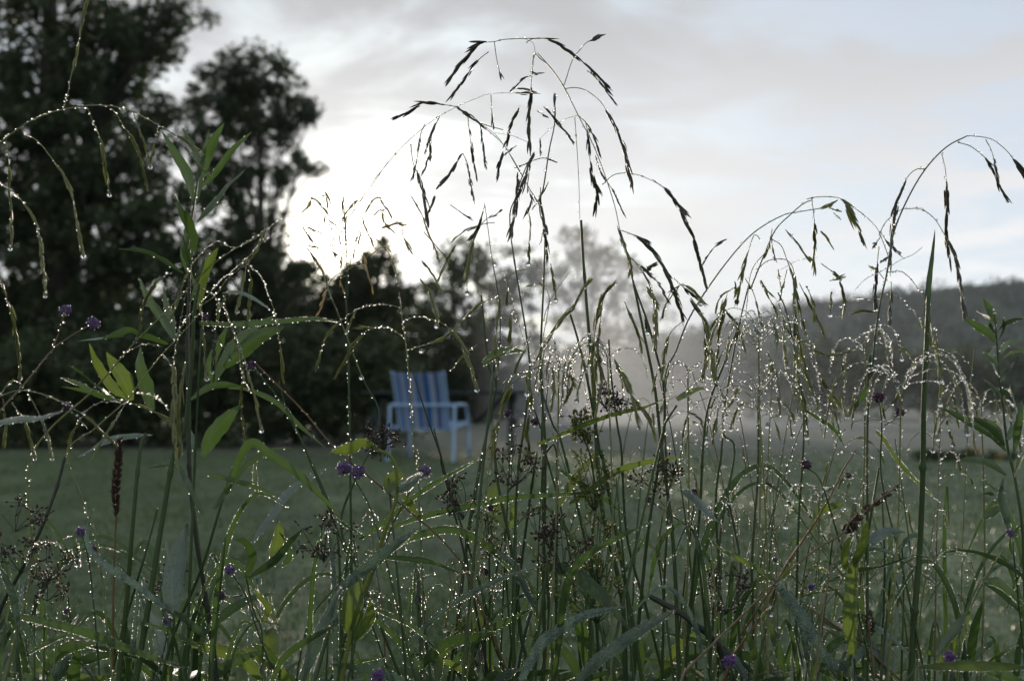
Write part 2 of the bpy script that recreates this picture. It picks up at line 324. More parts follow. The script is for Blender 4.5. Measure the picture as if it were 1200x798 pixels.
class Plant:
    def __init__(s, name, label, cat, stem, Y, group=None, ground=True, lean=0.0):
        """stem: pixel path from the foot upwards; the foot is carried down to the soil"""
        s.Y = Y; s.px = Y / F; s.lean = lean
        s.P = s.path3(spline(stem), Y, Y + lean)
        if ground:
            p0 = s.P[0]; d = s.P[0] - s.P[min(6, len(s.P) - 1)]; d /= np.linalg.norm(d)
            if d[2] > -0.35: d[2] = -0.35
            n = max(4, int(p0[2] / 0.02)); k = np.linspace(0, 1, n, endpoint=False)[:, None]
            hz = np.array([d[0] / -d[2], d[1] / -d[2]]); hz *= min(1.0, 0.5 / (np.linalg.norm(hz) + 1e-6))
            foot = np.array([p0[0] + hz[0] * p0[2] * 0.55, p0[1] + hz[1] * p0[2] * 0.55, 0.0])
            ctrl = np.array([p0[0] + hz[0] * p0[2] * 0.4, p0[1] + hz[1] * p0[2] * 0.4, p0[2] * 0.55])
            seg = (1 - k) ** 2 * foot + 2 * k * (1 - k) * ctrl + k ** 2 * p0
            s.P = np.vstack([seg, s.P])
        s.base = np.array([s.P[0][0], s.P[0][1], 0.0])
        s.root = thing(name, label, cat, tuple(s.base), group)
    def path3(s, p, Y0, Y1):
        n = len(p); t = np.linspace(0, 1, n); ph = RS.uniform(0, 6)
        Yv = Y0 + (Y1 - Y0) * t + 0.012 * Y0 * (np.sin(t * 5 + ph) - sin(ph)) * t
        return at(p[:, 0], p[:, 1], Yv)
    def stem(s, r0, r1, m_='stem', nodes=True, name='stem', beads=0.0, sheath=True):
        P = s.P; n = len(P); t = np.linspace(0, 1, n)
        R = (r0 + (r1 - r0) * t) * s.px
        if nodes:
            Ls = np.cumsum(np.r_[0, np.linalg.norm(np.diff(P, axis=0), axis=1)])
            for z in np.arange(0.07, Ls[-1], 0.11):
                R = R + R * 0.45 * np.exp(-((Ls - z - 0.015 * sin(z * 90)) / 0.0016) ** 2)
        g = Geo(); g.tube(P, R, 8 if r0 > 2 else 6); o = g.build(name, MT[m_], s.root, s.base)
        if beads: s.dew(P, R, beads, o)
        return o
    def dew(s, P, R, dens, parent, size=1.0, side=None, hang=False):
        """strings of dew beads along a path; dens = beads per 4 px"""
        P = np.asarray(P); R = np.broadcast_to(R, (len(P),))
        Ls = np.r_[0, np.cumsum(np.linalg.norm(np.diff(P, axis=0), axis=1))]
        n = int(Ls[-1] / (4.0 * s.px) * dens)
        if n < 1: return
        q = np.sort((np.arange(n) + RS.uniform(-.5, .5, n)) / n) * Ls[-1]
        # beads come in runs
        keep = (np.sin(q / s.px / 23 + RS.uniform(0, 6)) + RS.uniform(-0.6, 1.6, n)) > -0.55
        q = np.clip(q[keep], 0, Ls[-1])
        if not len(q): return
        C = np.stack([np.interp(q, Ls, P[:, i]) for i in range(3)], -1); Rr = np.interp(q, Ls, R)
        br = s.px * size * RS.choice([0.45, 0.65, 0.85, 1.05, 1.55], len(q), p=[.22, .22, .26, .2, .10])
        off = RS.normal(size=(len(q), 3)); off[:, 1] = -abs(off[:, 1]) * 0.7; off[:, 2] *= 0.7
        if hang: off[:, 2] = -abs(off[:, 2]) - 0.4
        off /= np.linalg.norm(off, axis=1)[:, None]
        C = C + off * (Rr + br * 0.55)[:, None]
        V, Fc = spheres(C, br * 0.92, ICO2); mesh_obj('dew', V, Fc, MT['dew'], parent, s.base, kind='stuff')
    def drop(s, p, parent, r=3.2):
        c = np.array(p) - np.array([0, 0, r * s.px * 0.9])
        V, Fc = ICO3
        V = V.copy(); z = V[:, 2]; k = np.where(z > 0, 1 - 0.35 * z ** 1.5 * 0.9, 1.0) ; V[:, 0] *= k; V[:, 1] *= k; V[:, 2] *= 1.15
        mesh_obj('water_drop', V * r * s.px + c, Fc, MT['water'], parent, s.base)
    def branch(s, pts, s0=0.5, s1=1.0, w=1.0, r=0.55, mk='spik', beads=1.0, drop=0.35, dz=None, stemmat='stemlight'):
        p = spline(pts, 3.0)
        dz = RS.uniform(-0.07, 0.07) * min(1.0, len(p) / 40) if dz is None else dz
        Y0 = s.Y + s.lean * 0.6
        P = s.path3(p, Y0, Y0 + dz); n = len(P); t = np.linspace(0, 1, n)
        rr = r * s.px * (1 - 0.35 * t)
        g = Geo(); g.tube(P, rr, 5); o = g.build('branch', MT[stemmat], s.root, s.base)
        Ls = np.r_[0, np.cumsum(np.linalg.norm(np.diff(P, axis=0), axis=1))]
        Lt = Ls[-1]
        if s1 > s0:
            a, b_ = s0 * Lt, s1 * Lt
            q = np.arange(a, max(b_ - 5 * s.px, a + 1e-5), 4.2 * s.px)
            q = q + RS.uniform(-1, 1, len(q)) * s.px
            # gaps between the clusters of husks
            gap = (np.sin(q / s.px / 15 + RS.uniform(0, 6)) + 0.85 + RS.uniform(-.2, .2, len(q))) > 0
            q = q[gap] if gap.sum() > 1 else q
            q = np.repeat(q, 2); q = q + RS.uniform(-1.5, 1.5, len(q)) * s.px; q = np.clip(q, 0, Lt)
            Cc = np.stack([np.interp(q, Ls, P[:, i]) for i in range(3)], -1)
            C2 = np.stack([np.interp(np.clip(q + 4 * s.px, 0, Lt), Ls, P[:, i]) for i in range(3)], -1)
            C1 = np.stack([np.interp(np.clip(q - 4 * s.px, 0, Lt), Ls, P[:, i]) for i in range(3)], -1)
            D = C2 - C1; D /= np.linalg.norm(D, axis=1)[:, None] + 1e-9
            D = D + RS.normal(size=D.shape) * 0.07; D /= np.linalg.norm(D, axis=1)[:, None]
            off = RS.normal(size=D.shape) * 0.6 * s.px * w
            V, Fc = spindles(Cc + off, D, RS.uniform(9, 15, len(q)) * s.px * w, RS.uniform(0.72, 1.05, len(q)) * s.px * w)
            mesh_obj('seed_husks', V, Fc, MT[mk], o, s.base)
        if beads: s.dew(P, rr + (0.2 * s.px), beads, o)
        if drop and RS.uniform() < drop and s1 > s0: s.drop(P[-1], o, RS.uniform(2.0, 3.4))
        elif drop >= 1: s.drop(P[-1], o, 3.6)
        return o
    def leaf(s, pts, w, m_='leaf', edge=1.0, tiny=0.0, twist=None, fold=0.35, dz=None, Y0=None, tipw=0.04, basew=0.3, peak=0.4, label=None, holes=None):
        """blade along a pixel path (base to tip), w = full width in pixels at its widest"""
        p = spline(pts, 3.0); n = len(p)
        dz = RS.uniform(-0.09, 0.09) if dz is None else dz
        Y0 = s.Y if Y0 is None else Y0
        P = s.path3(p, Y0, Y0 + dz); t = np.linspace(0, 1, n)
        prof = np.where(t < peak, basew + (1 - basew) * np.sin(t / peak * pi / 2), tipw + (1 - tipw) * np.cos((t - peak) / (1 - peak) * pi / 2) ** 0.8)
        prof = prof * (1 + 0.05 * np.sin(t * 31 + RS.uniform(0, 6)))
        hw = prof * w / 2 * s.px
        Tn = np.gradient(P, axis=0); Tn /= np.linalg.norm(Tn, axis=1)[:, None] + 1e-12
        U = np.cross(Tn, np.array([0.0, 1.0, 0.0])); U /= np.linalg.norm(U, axis=1)[:, None]
        Nn = np.cross(U, Tn)
        tw0 = RS.uniform(-0.55, 0.55) if twist is None else twist
        tw = tw0 + RS.uniform(-0.5, 0.5) * t
        A = U * np.cos(tw)[:, None] + Nn * np.sin(tw)[:, None]; B = -U * np.sin(tw)[:, None] + Nn * np.cos(tw)[:, None]
        us = np.array([-1, -0.5, 0, 0.5, 1.0]); prof_d = np.abs(us) * fold
        wav = 0.10 * np.sin(t * 17 + RS.uniform(0, 6))
        V = P[:, None] + A[:, None] * (us[None, :, None] * hw[:, None, None]) + B[:, None] * ((prof_d[None, :] + us[None, :] * wav[:, None])[..., None] * hw[:, None, None])
        V2 = V.reshape(-1, 3)
        i = np.arange(n - 1)[:, None] * 5; j = np.arange(4)[None]
        f4 = np.stack([i + j, i + j + 1, i + 6 + j, i + 5 + j], -1).reshape(-1, 4)
        uv = np.stack(np.broadcast_arrays((us[None] + 1) / 2, t[:, None]), -1).reshape(-1, 2)
        o = mesh_obj('leaf', V2, f4, MT[m_], s.root, s.base, uv=uv, label=label)
        if edge:
            s.dewset(o, [V[:, 0], V[:, 4]], edge, 0.0)
        if tiny:
            Ls = np.linalg.norm(np.diff(P, axis=0), axis=1).sum()
            k = int(tiny * Ls / s.px * w / 22.0)
            ti = RS.uniform(0, n - 1.001, k); u_ = RS.uniform(-.9, .9, k); i0 = ti.astype(int); fr = (ti - i0)[:, None]
            ui = (u_ + 1) * 2; j0 = ui.astype(int); fu = (ui - j0)[:, None]
            q0 = V[i0, j0] * (1 - fu) + V[i0, j0 + 1] * fu; q1 = V[i0 + 1, j0] * (1 - fu) + V[i0 + 1, j0 + 1] * fu
            C = q0 * (1 - fr) + q1 * fr; C = C + B[i0] * (0.25 * s.px) * RS.choice([-1, 1], k)[:, None]
            br = s.px * RS.choice([0.3, 0.42, 0.55, 0.8], k, p=[.35, .35, .22, .08])
            if k: Vv, Fc = spheres(C, br); mesh_obj('dew', Vv, Fc, MT['dew'], o, s.base, kind='stuff')
        return o
    def dewset(s, o, paths, dens, R):
        Cs, Bs = [], []
        for P in paths:
            Ls = np.r_[0, np.cumsum(np.linalg.norm(np.diff(P, axis=0), axis=1))]
            n = int(Ls[-1] / (3.2 * s.px) * dens)
            if n < 1: continue
            q = (np.arange(n) + RS.uniform(0.1, .9, n)) / n * Ls[-1]
            keep = (np.sin(q / s.px / 35 + RS.uniform(0, 6)) + RS.uniform(-1, 2, n)) > 0.0
            q = q[keep]
            C = np.stack([np.interp(q, Ls, P[:, i]) for i in range(3)], -1)
            Cs.append(C + RS.normal(size=C.shape) * 0.2 * s.px); Bs.append(s.px * RS.choice([0.45, 0.65, 0.8, 0.95], len(q)))
        if not Cs: return
        C = np.vstack(Cs); Br = np.concatenate(Bs)
        if len(C): V, Fc = spheres(C, Br * 0.95, ICO2); mesh_obj('dew', V, Fc, MT['dew'], o, s.base, kind='stuff')
    def head(s, p, r=9.0, m_='purple', Y=None):
        """round flower head of many little buds on a calyx"""
        c = at(p[0], p[1], Y or s.Y); n = 90
        d = RS.normal(size=(n, 3)); d /= np.linalg.norm(d, axis=1)[:, None]; d[:, 2] = d[:, 2] * 0.9 + 0.15; d /= np.linalg.norm(d, axis=1)[:, None]
        rr = r * s.px * RS.uniform(0.35, 0.72, n)
        P = c + d * (rr * 0.7)[:, None]
        V, Fc = spindles(P, d, RS.uniform(0.30, 0.48, n) * r * s.px, RS.uniform(0.10, 0.17, n) * r * s.px)
        o = mesh_obj('flower_head', V, Fc, MT[m_], s.root, s.base)
        V, Fc = spheres(np.array([c]), np.array([r * 0.55 * s.px]), ICO2); mesh_obj('calyx', V, Fc, MT['stemdark' if m_ == 'purpled' else 'stem'], o, s.base)
        k = 12; dd = RS.normal(size=(k, 3)); dd /= np.linalg.norm(dd, axis=1)[:, None]
        V, Fc = spheres(c + dd * r * s.px * 0.9, RS.uniform(.4, .8, k) * s.px); mesh_obj('dew', V, Fc, MT['dew'], o, s.base, kind='stuff')
    def seeds(s, c, rx, ry, n=90, mk='seed', sz=1.0, twigs=14, root=None, name='seed_cluster'):
        """open cluster: twigs that fork and end in little pointed capsules"""
        cx_, cy_c = c; rt = np.array(root or (cx_, cy_c + ry)); g = Geo(); gs = Geo(); Yc = s.Y
        per = max(2, n // twigs); bp = []
        for k in range(twigs):
            a = RS.uniform(0, 2 * pi); q = RS.uniform(0.3, 1.0) ** 0.6
            e_ = np.array([cx_ + rx * q * cos(a), cy_c + ry * q * sin(a)])
            m1 = rt * 0.5 + e_ * 0.5 + RS.normal(size=2) * 3
            p = spline([rt, m1, e_], 5); ye = Yc + RS.uniform(-1, 1) * rx * s.px
            P = at(p[:, 0], p[:, 1], np.linspace(Yc, ye, len(p))); g.tube(P, 0.42 * s.px, 4)
            B = P[-1] + RS.normal(size=(per, 3)) * np.array([4.2, 4.2, 4.2]) * s.px
            for bb in B: g.tube(np.array([P[-1], (P[-1] + bb) / 2 + RS.normal(size=3) * s.px * .6, bb]), 0.28 * s.px, 3)
            D = B - P[-1] + RS.normal(size=B.shape) * 2 * s.px + np.array([0, 0, 1.5 * s.px]); D /= np.linalg.norm(D, axis=1)[:, None]
            V, Fc = spindles(B, D, RS.uniform(3.5, 6, per) * s.px * sz, RS.uniform(1.1, 1.8, per) * s.px * sz); gs.add(V, Fc)
            bp.append(B)
        o = g.build('twigs', MT['stemdark'] if mk == 'seed' else MT['stem'], s.root, s.base)
        gs.build(name, MT[mk], o, s.base)
        B = np.vstack(bp); B = B[RS.uniform(size=len(B)) < 0.07]
        if len(B): V, Fc = spheres(B - np.array([0, 0, 2.0 * s.px]), RS.uniform(.4, .85, len(B)) * s.px); mesh_obj('dew', V, Fc, MT['dew'], o, s.base, kind='stuff')

exec_parts = []
# ================================================================== THE SETTING
# ground: one sheet, mown lawn, then a meadow that falls away gently
def ground_z(x, y):
    z = -1.25 * np.clip((y - 14) / 76, 0, 1) ** 1.2
    return z + 0.02 * np.sin(x * 1.1 + 0.4 * y) * np.sin(0.9 * y + 1) * np.clip((y - 1.5) / 3, 0, 1) * np.clip((14 - y) / 6 + .4, 0.3, 1)
def build_ground():
    ys = np.concatenate([[-60, -20, -8, -3], np.arange(-1, 16, 0.25), np.arange(16, 60, 2), np.arange(60, 200, 10), np.arange(200, 521, 40)])
    xs = np.concatenate([-np.geomspace(12, 500, 14)[::-1], np.arange(-11.5, 12, 0.5), np.geomspace(12, 500, 14)])
    X, Yg = np.meshgrid(xs, ys); Z = ground_z(X, Yg)
    V = np.stack([X, Yg, Z], -1).reshape(-1, 3); nx, ny = len(xs), len(ys)
    i = np.arange(ny - 1)[:, None] * nx; j = np.arange(nx - 1)[None]
    f = np.stack([i + j, i + j + 1, i + nx + j + 1, i + nx + j], -1).reshape(-1, 4)
    m = bpy.data.materials.new('lawn_soil'); m.use_nodes = True; t = m.node_tree; n = t.nodes; l = t.links
    b = n['Principled BSDF']; b.inputs['Roughness'].default_value = 0.7
    geo = n.new('ShaderNodeNewGeometry')
    n1 = n.new('ShaderNodeTexNoise'); n1.inputs['Scale'].default_value = 1.3; n1.inputs['Detail'].default_value = 6; n1.inputs['Roughness'].default_value = 0.65
    n2 = n.new('ShaderNodeTexNoise'); n2.inputs['Scale'].default_value = 9; n2.inputs['Detail'].default_value = 6
    for q in (n1, n2): l.new(geo.outputs['Position'], q.inputs['Vector'])
    r1 = n.new('ShaderNodeValToRGB'); l.new(n1.outputs[0], r1.inputs[0])
    for k, (p, c) in enumerate(((0.35, (0.036, 0.062, 0.021)), (0.65, (0.095, 0.145, 0.052)))):
        r1.color_ramp.elements[k].position = p; r1.color_ramp.elements[k].color = (*c, 1)
    mx_ = n.new('ShaderNodeMix'); mx_.data_type = 'RGBA'; mx_.blend_type = 'MULTIPLY'; mx_.inputs[0].default_value = 0.6
    r2 = n.new('ShaderNodeValToRGB'); l.new(n2.outputs[0], r2.inputs[0]); r2.color_ramp.elements[0].position = 0.3; r2.color_ramp.elements[0].color = (0.3, 0.3, 0.3, 1); r2.color_ramp.elements[1].position = 0.7; r2.color_ramp.elements[1].color = (1.5, 1.5, 1.5, 1)
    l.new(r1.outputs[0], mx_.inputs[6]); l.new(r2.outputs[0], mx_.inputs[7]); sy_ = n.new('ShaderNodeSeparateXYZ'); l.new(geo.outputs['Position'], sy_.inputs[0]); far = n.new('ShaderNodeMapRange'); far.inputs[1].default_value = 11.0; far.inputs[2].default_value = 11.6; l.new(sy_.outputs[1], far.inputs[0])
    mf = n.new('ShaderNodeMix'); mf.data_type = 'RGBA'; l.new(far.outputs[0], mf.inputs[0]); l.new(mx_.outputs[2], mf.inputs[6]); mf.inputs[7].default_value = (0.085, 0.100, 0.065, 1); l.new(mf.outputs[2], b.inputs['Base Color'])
    bp = n.new('ShaderNodeBump'); bp.inputs['Distance'].default_value = 0.03; l.new(n2.outputs[0], bp.inputs['Height']); l.new(bp.outputs[0], b.inputs['Normal'])
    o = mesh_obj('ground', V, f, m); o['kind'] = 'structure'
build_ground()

def blades(n, Yr, xr, hr, wd, name, m_, lean=0.5, clump=True):
    y = Yr[0] * (Yr[1] / Yr[0]) ** RS.uniform(0, 1, n) if Yr[0] > 0 else RS.uniform(*Yr, n)
    x = RS.uniform(-1, 1, n) * (xr[0] + xr[1] * y)
    if clump:
        k = np.sin(x * 23 + np.sin(y * 17) * 2) * np.sin(y * 19 + np.sin(x * 13) * 2) + 0.7 * np.sin(x * 5.3 + y * 2.1) * np.sin(y * 3.7)
        sel = RS.uniform(-1.6, 1.0, n) < k; x, y = x[sel], y[sel]; k = k[sel]; n = len(x)
    h = RS.uniform(*hr, n) * ((0.8 + 0.3 * k) if clump else 1.0) * (0.7 + 0.6 * RS.uniform(size=n)); a = RS.uniform(0, 2 * pi, n); w = wd * (0.6 + 0.8 * RS.uniform(size=n)) * (1 + y / 9.0)
    z = ground_z(x, y)
    b0 = np.stack([x, y, z - 0.003], -1); dr = np.stack([np.cos(a), np.sin(a), 0 * a], -1); sd = np.stack([-np.sin(a), np.cos(a), 0 * a], -1)
    le = RS.uniform(0.1, lean, n)
    p1 = b0 + dr * (h * le * 0.35)[:, None] + np.array([0, 0, 1]) * (h * 0.6)[:, None]
    p2 = b0 + dr * (h * le)[:, None] + np.array([0, 0, 1]) * (h * (1 - le * 0.3))[:, None]
    V = np.stack([b0 - sd * w[:, None] / 2, b0 + sd * w[:, None] / 2, p1 - sd * w[:, None] * 0.4, p1 + sd * w[:, None] * 0.4, p2], 1).reshape(-1, 3)
    k5 = (np.arange(n) * 5)[:, None]
    f4 = k5 + np.array([[0, 1, 3, 2]]); f3 = k5 + np.array([[2, 3, 4]])
    o = mesh_obj(name, V, [f3, f4], MT[m_]); o['kind'] = 'stuff'; return o
blades(150000, (1.9, 12.5), (0.3, 0.62), (0.02, 0.045), 0.0032, 'lawn_grass', 'lawn', 0.9)

# ------------------------------------------------------------------ trees
def leaves(C, R, n, size, flat=0.8):
    """n leaf faces in each clump (C centres, R radii); 4-corner pointed leaves, random tilt"""
    C = np.repeat(C, n, axis=0); R = np.repeat(R, n, axis=0); k = len(C)
    d = RS.normal(size=(k, 3)); d /= np.linalg.norm(d, axis=1)[:, None]; q = RS.uniform(0, 1, k) ** 0.45
    P = C + d * (q[:, None] * R[:, None] if np.ndim(R) == 1 else q[:, None] * R) * np.array([1, 1, flat])
    a = RS.normal(size=(k, 3)); a[:, 2] *= 0.6; a /= np.linalg.norm(a, axis=1)[:, None]; b_ = np.cross(a, RS.normal(size=(k, 3))); b_ /= np.linalg.norm(b_, axis=1)[:, None]
    s_ = size * RS.uniform(0.6, 1.35, k)[:, None]
    V = np.stack([P - a * s_ * .5, P + b_ * s_ * .32, P + a * s_ * .5, P - b_ * s_ * .32], 1).reshape(-1, 3)
    f = (np.arange(k) * 4)[:, None] + np.array([[0, 1, 2, 3]])
    return V, f
def tree(name, label, cat, foot, Y, blobs, leaf=0.1, clump_r=0.4, per=70, dens=1.0, m_='oak', trunk_r=0.25, depth=None, group=None, thick=1.0, extra_limbs=()):
    """blobs: (px, py, rx, ry) crown masses in pixels at depth Y; foot: pixel x of the trunk"""
    k = Y / F
    ftx = at(foot, 466, Y)[0]; fz = float(ground_z(np.array(ftx), np.array(Y)))
    base = np.array([ftx, Y, fz]); root = thing(name, label, cat, tuple(base), group)
    CC, RR, limbs = [], [], []
    for (bx, by, rx, ry) in blobs:
        c = at(bx, by, Y); rX, rZ = rx * k, ry * k; rY = (depth or max(rX, rZ) * 0.9) * thick
        vol = 4.19 * rX * rY * rZ
        n = max(3, int(vol / (clump_r ** 3) * 0.30 * dens))
        d = RS.normal(size=(n, 3)); d /= np.linalg.norm(d, axis=1)[:, None]; q = RS.uniform(0, 1, n) ** 0.42
        P = c + d * q[:, None] * np.array([rX, rY, rZ])
        P[:, 2] = np.maximum(P[:, 2], fz + clump_r * 0.5)
        CC.append(P); RR.append(clump_r * RS.uniform(0.55, 1.25, n)); limbs.append((c, rX, rZ, P))
    C = np.vstack(CC); R = np.concatenate(RR)
    V, f = leaves(C, R, per, leaf)
    mesh_obj('crown', V, f, MT[m_], root, base, smooth=False)
    g = Geo(); top = max(b_[0][2] for b_ in limbs)
    zt = fz + (top - fz) * 0.75; tz = np.linspace(0, 1, 14)
    cxm = np.mean([b_[0][0] for b_ in limbs])
    TP = np.stack([ftx + (cxm - ftx) * tz ** 2 * 0.6 + 0.12 * np.sin(tz * 6) * trunk_r * 3, Y + 0.1 * np.sin(tz * 5), fz - 0.15 + (zt - fz + .15) * tz], -1)
    g.tube(TP, trunk_r * (1.25 - 1.0 * tz ** 0.8) + trunk_r * 0.5 * np.exp(-tz * 18), 10); g.build('trunk', MT['bark'], root, base)
    for (c, rX, rZ, P) in limbs:
        g = Geo()
        h = np.clip((c[2] - fz) * 0.5 / (zt - fz), 0.12, 0.9); i = int(h * 13); s0 = TP[i]
        midp = (s0 + c) / 2 + np.array([0, 0, 0.12 * np.linalg.norm(c - s0)])
        lp = spline([s0, midp, c], 0.3); tt = np.linspace(0, 1, len(lp)); g.tube(lp, trunk_r * (0.42 - 0.27 * tt), 7)
        for q in P[RS.permutation(len(P))[:16]]:
            j = RS.randint(len(lp) // 2, len(lp)); tw = spline([lp[j], (lp[j] + q) / 2 + RS.normal(size=3) * .08 * np.linalg.norm(q - lp[j]), q], 0.3)
            g.tube(tw, np.linspace(trunk_r * .12, trunk_r * .03, len(tw)), 5)
        g.build('limb', MT['bark'], root, base)
    return root

# big tree that fills the upper left
tree('oak_tree', 'huge dark tree filling the upper left corner, its top out of the picture', 'tree', 60, 18.0,
     [(60, 60, 125, 95), (150, 45, 70, 60), (20, 190, 130, 110), (120, 170, 95, 85), (185, 130, 38, 40), (60, 300, 140, 110), (170, 270, 90, 80), (30, 420, 120, 90),
      (-180, 100, 160, 200), (-160, 330, 150, 150), (60, -120, 150, 110), (200, 10, 40, 22)], leaf=0.11, clump_r=0.32, per=70, dens=0.85, trunk_r=0.4, depth=1.6)
tree('oak_tree', 'slender dark tree with a rounded top standing just left of the sun', 'tree', 312, 21.0,
     [(300, 92, 62, 36), (262, 118, 40, 40), (338, 128, 34, 22), (300, 150, 60, 32), (352, 190, 30, 9), (318, 205, 30, 16), (270, 215, 45, 38), (245, 180, 28, 30), (285, 280, 55, 45), (318, 330, 42, 40), (250, 350, 70, 70), (352, 318, 30, 18)],
     leaf=0.105, clump_r=0.27, per=66, dens=1.15, trunk_r=0.14, depth=1.0)
tree('maple_tree', 'dark tree with ragged top directly right of the sun glow', 'tree', 425, 26.0,
     [(436, 318, 30, 24), (452, 300, 14, 18), (405, 338, 34, 20), (475, 346, 26, 18), (418, 352, 42, 30), (455, 355, 32, 22), (360, 365, 50, 40), (420, 410, 70, 55)], leaf=0.13, clump_r=0.32, per=60, dens=1.25, m_='maple', trunk_r=0.2, depth=1.3)
tree('maple_tree', 'hazy round tree whose lacy crown shows behind the picnic table, left of the mist', 'tree', 565, 36.0,
     [(560, 312, 46, 34), (530, 345, 40, 32), (590, 350, 42, 36), (610, 320, 24, 24), (560, 400, 75, 50)], leaf=0.19, clump_r=0.5, per=50, dens=0.9, m_='maple', trunk_r=0.22, depth=1.8)
tree('ash_tree', 'pale mist covered tree behind the tallest seed heads at the centre', 'tree', 690, 52.0,
     [(668, 285, 34, 24), (700, 300, 46, 34), (735, 325, 36, 36), (655, 330, 40, 34), (700, 370, 75, 50), (765, 370, 30, 30)], leaf=0.26, clump_r=0.72, per=40, dens=0.58, m_='maple', trunk_r=0.3, depth=2.5)
tree('ash_tree', 'low mist covered tree between the pale centre tree and the wooded hill', 'tree', 810, 70.0,
     [(800, 410, 40, 26), (840, 405, 42, 30), (770, 420, 50, 34), (815, 440, 70, 34)], leaf=0.34, clump_r=0.9, per=40, dens=0.9, m_='maple', trunk_r=0.3, depth=3)
# undergrowth along the far edge of the lawn
shr = [(-90, 13.5, 380, 75, 'left of the picture edge behind the grass'), (40, 13.2, 400, 80, 'below the huge tree at the left'), (150, 13.8, 385, 75, 'behind the leafy stem at the left'),
       (255, 13.4, 400, 75, 'left of the striped chair under the slender tree'), (345, 14.2, 385, 70, 'beneath the sun glow left of the chair'),
       (430, 14.0, 395, 58, 'directly behind the striped chair')]
for i, (px, Y, top, rx, w) in enumerate(shr):
    base_y = 466 + (CAMZ / Y) * F
    h = base_y - top
    tree('shrub', 'dark leafy shrub at the lawn edge ' + w, 'shrub', px, Y,
         [(px, top + 30, rx * .8, 36), (px - rx * .5, top + h * .45, rx * .8, h * .32), (px + rx * .5, top + h * .4, rx * .8, h * .3), (px, base_y - 26, rx * 1.15, 30), (px + rx * .2, top + 8, rx * .4, 22)],
         leaf=0.08, clump_r=0.25, per=70, dens=1.5, m_='shrub', trunk_r=0.06, depth=0.85, group='shrubs along the lawn edge')
for px, Y, top, rx, w in ((-60, 24, 330, 130, 'behind the huge tree, far left'), (90, 25, 320, 130, 'behind the huge tree, showing under its crown'), (230, 25, 330, 110, 'behind the slender tree'), (350, 27, 350, 90, 'under the sun glow'),
                         (470, 40, 352, 84, 'rising above the striped chair'), (560, 40, 392, 60, 'rising above the picnic table')):
    tree('thicket_tree', 'low dark tree of the thicket ' + w, 'tree', px, Y, [(px, top + 40, rx * .8, 40), (px - rx * .5, top + 75, rx * .7, 45), (px + rx * .5, top + 78, rx * .7, 45), (px, 465, rx * 1.1, 40), (px + rx * .3, top + 15, rx * .35, 22)],
         leaf=0.15, clump_r=0.45, per=60, dens=1.5, m_='shrub', trunk_r=0.12, depth=1.5, group='thicket behind the lawn')
# trees at the bottom of the meadow on the right
rt = [(625, 62, 384, 56, 'right of the picnic table, in the mist'), (700, 66, 388, 60, 'under the pale centre tree, in the mist'), (772, 70, 392, 56, 'right of the pale centre tree, in the mist'), (820, 78, 392, 54, 'where the hill begins'), (880, 86, 388, 58, 'under the left end of the hill'), (965, 92, 385, 60, 'under the hill, left of the tall reed blade'),
      (1050, 84, 392, 56, 'under the hill, directly behind the tall reed blade'), (1130, 90, 400, 60, 'under the hill, just right of the tall reed blade'), (1215, 86, 392, 62, 'under the hill at the right edge'),
      (1310, 88, 392, 60, 'under the hill beyond the right edge')]
for px, Y, top, rx, w in rt:
    if w.endswith('beyond the right edge'): continue
    by = 490; h = by - top
    tree('hedgerow_tree', 'grey green meadow tree ' + w, 'tree', px, Y,
         [(px, top + 26, rx * .7, 26), (px - rx * .5, top + h * .45, rx * .75, h * .34), (px + rx * .5, top + h * .5, rx * .7, h * .34), (px, by - 22, rx * 1.1, 24)],
         leaf=0.42, clump_r=1.1, per=40, dens=0.8, m_='maple', trunk_r=0.3, depth=3.2, group='trees at the bottom of the meadow')

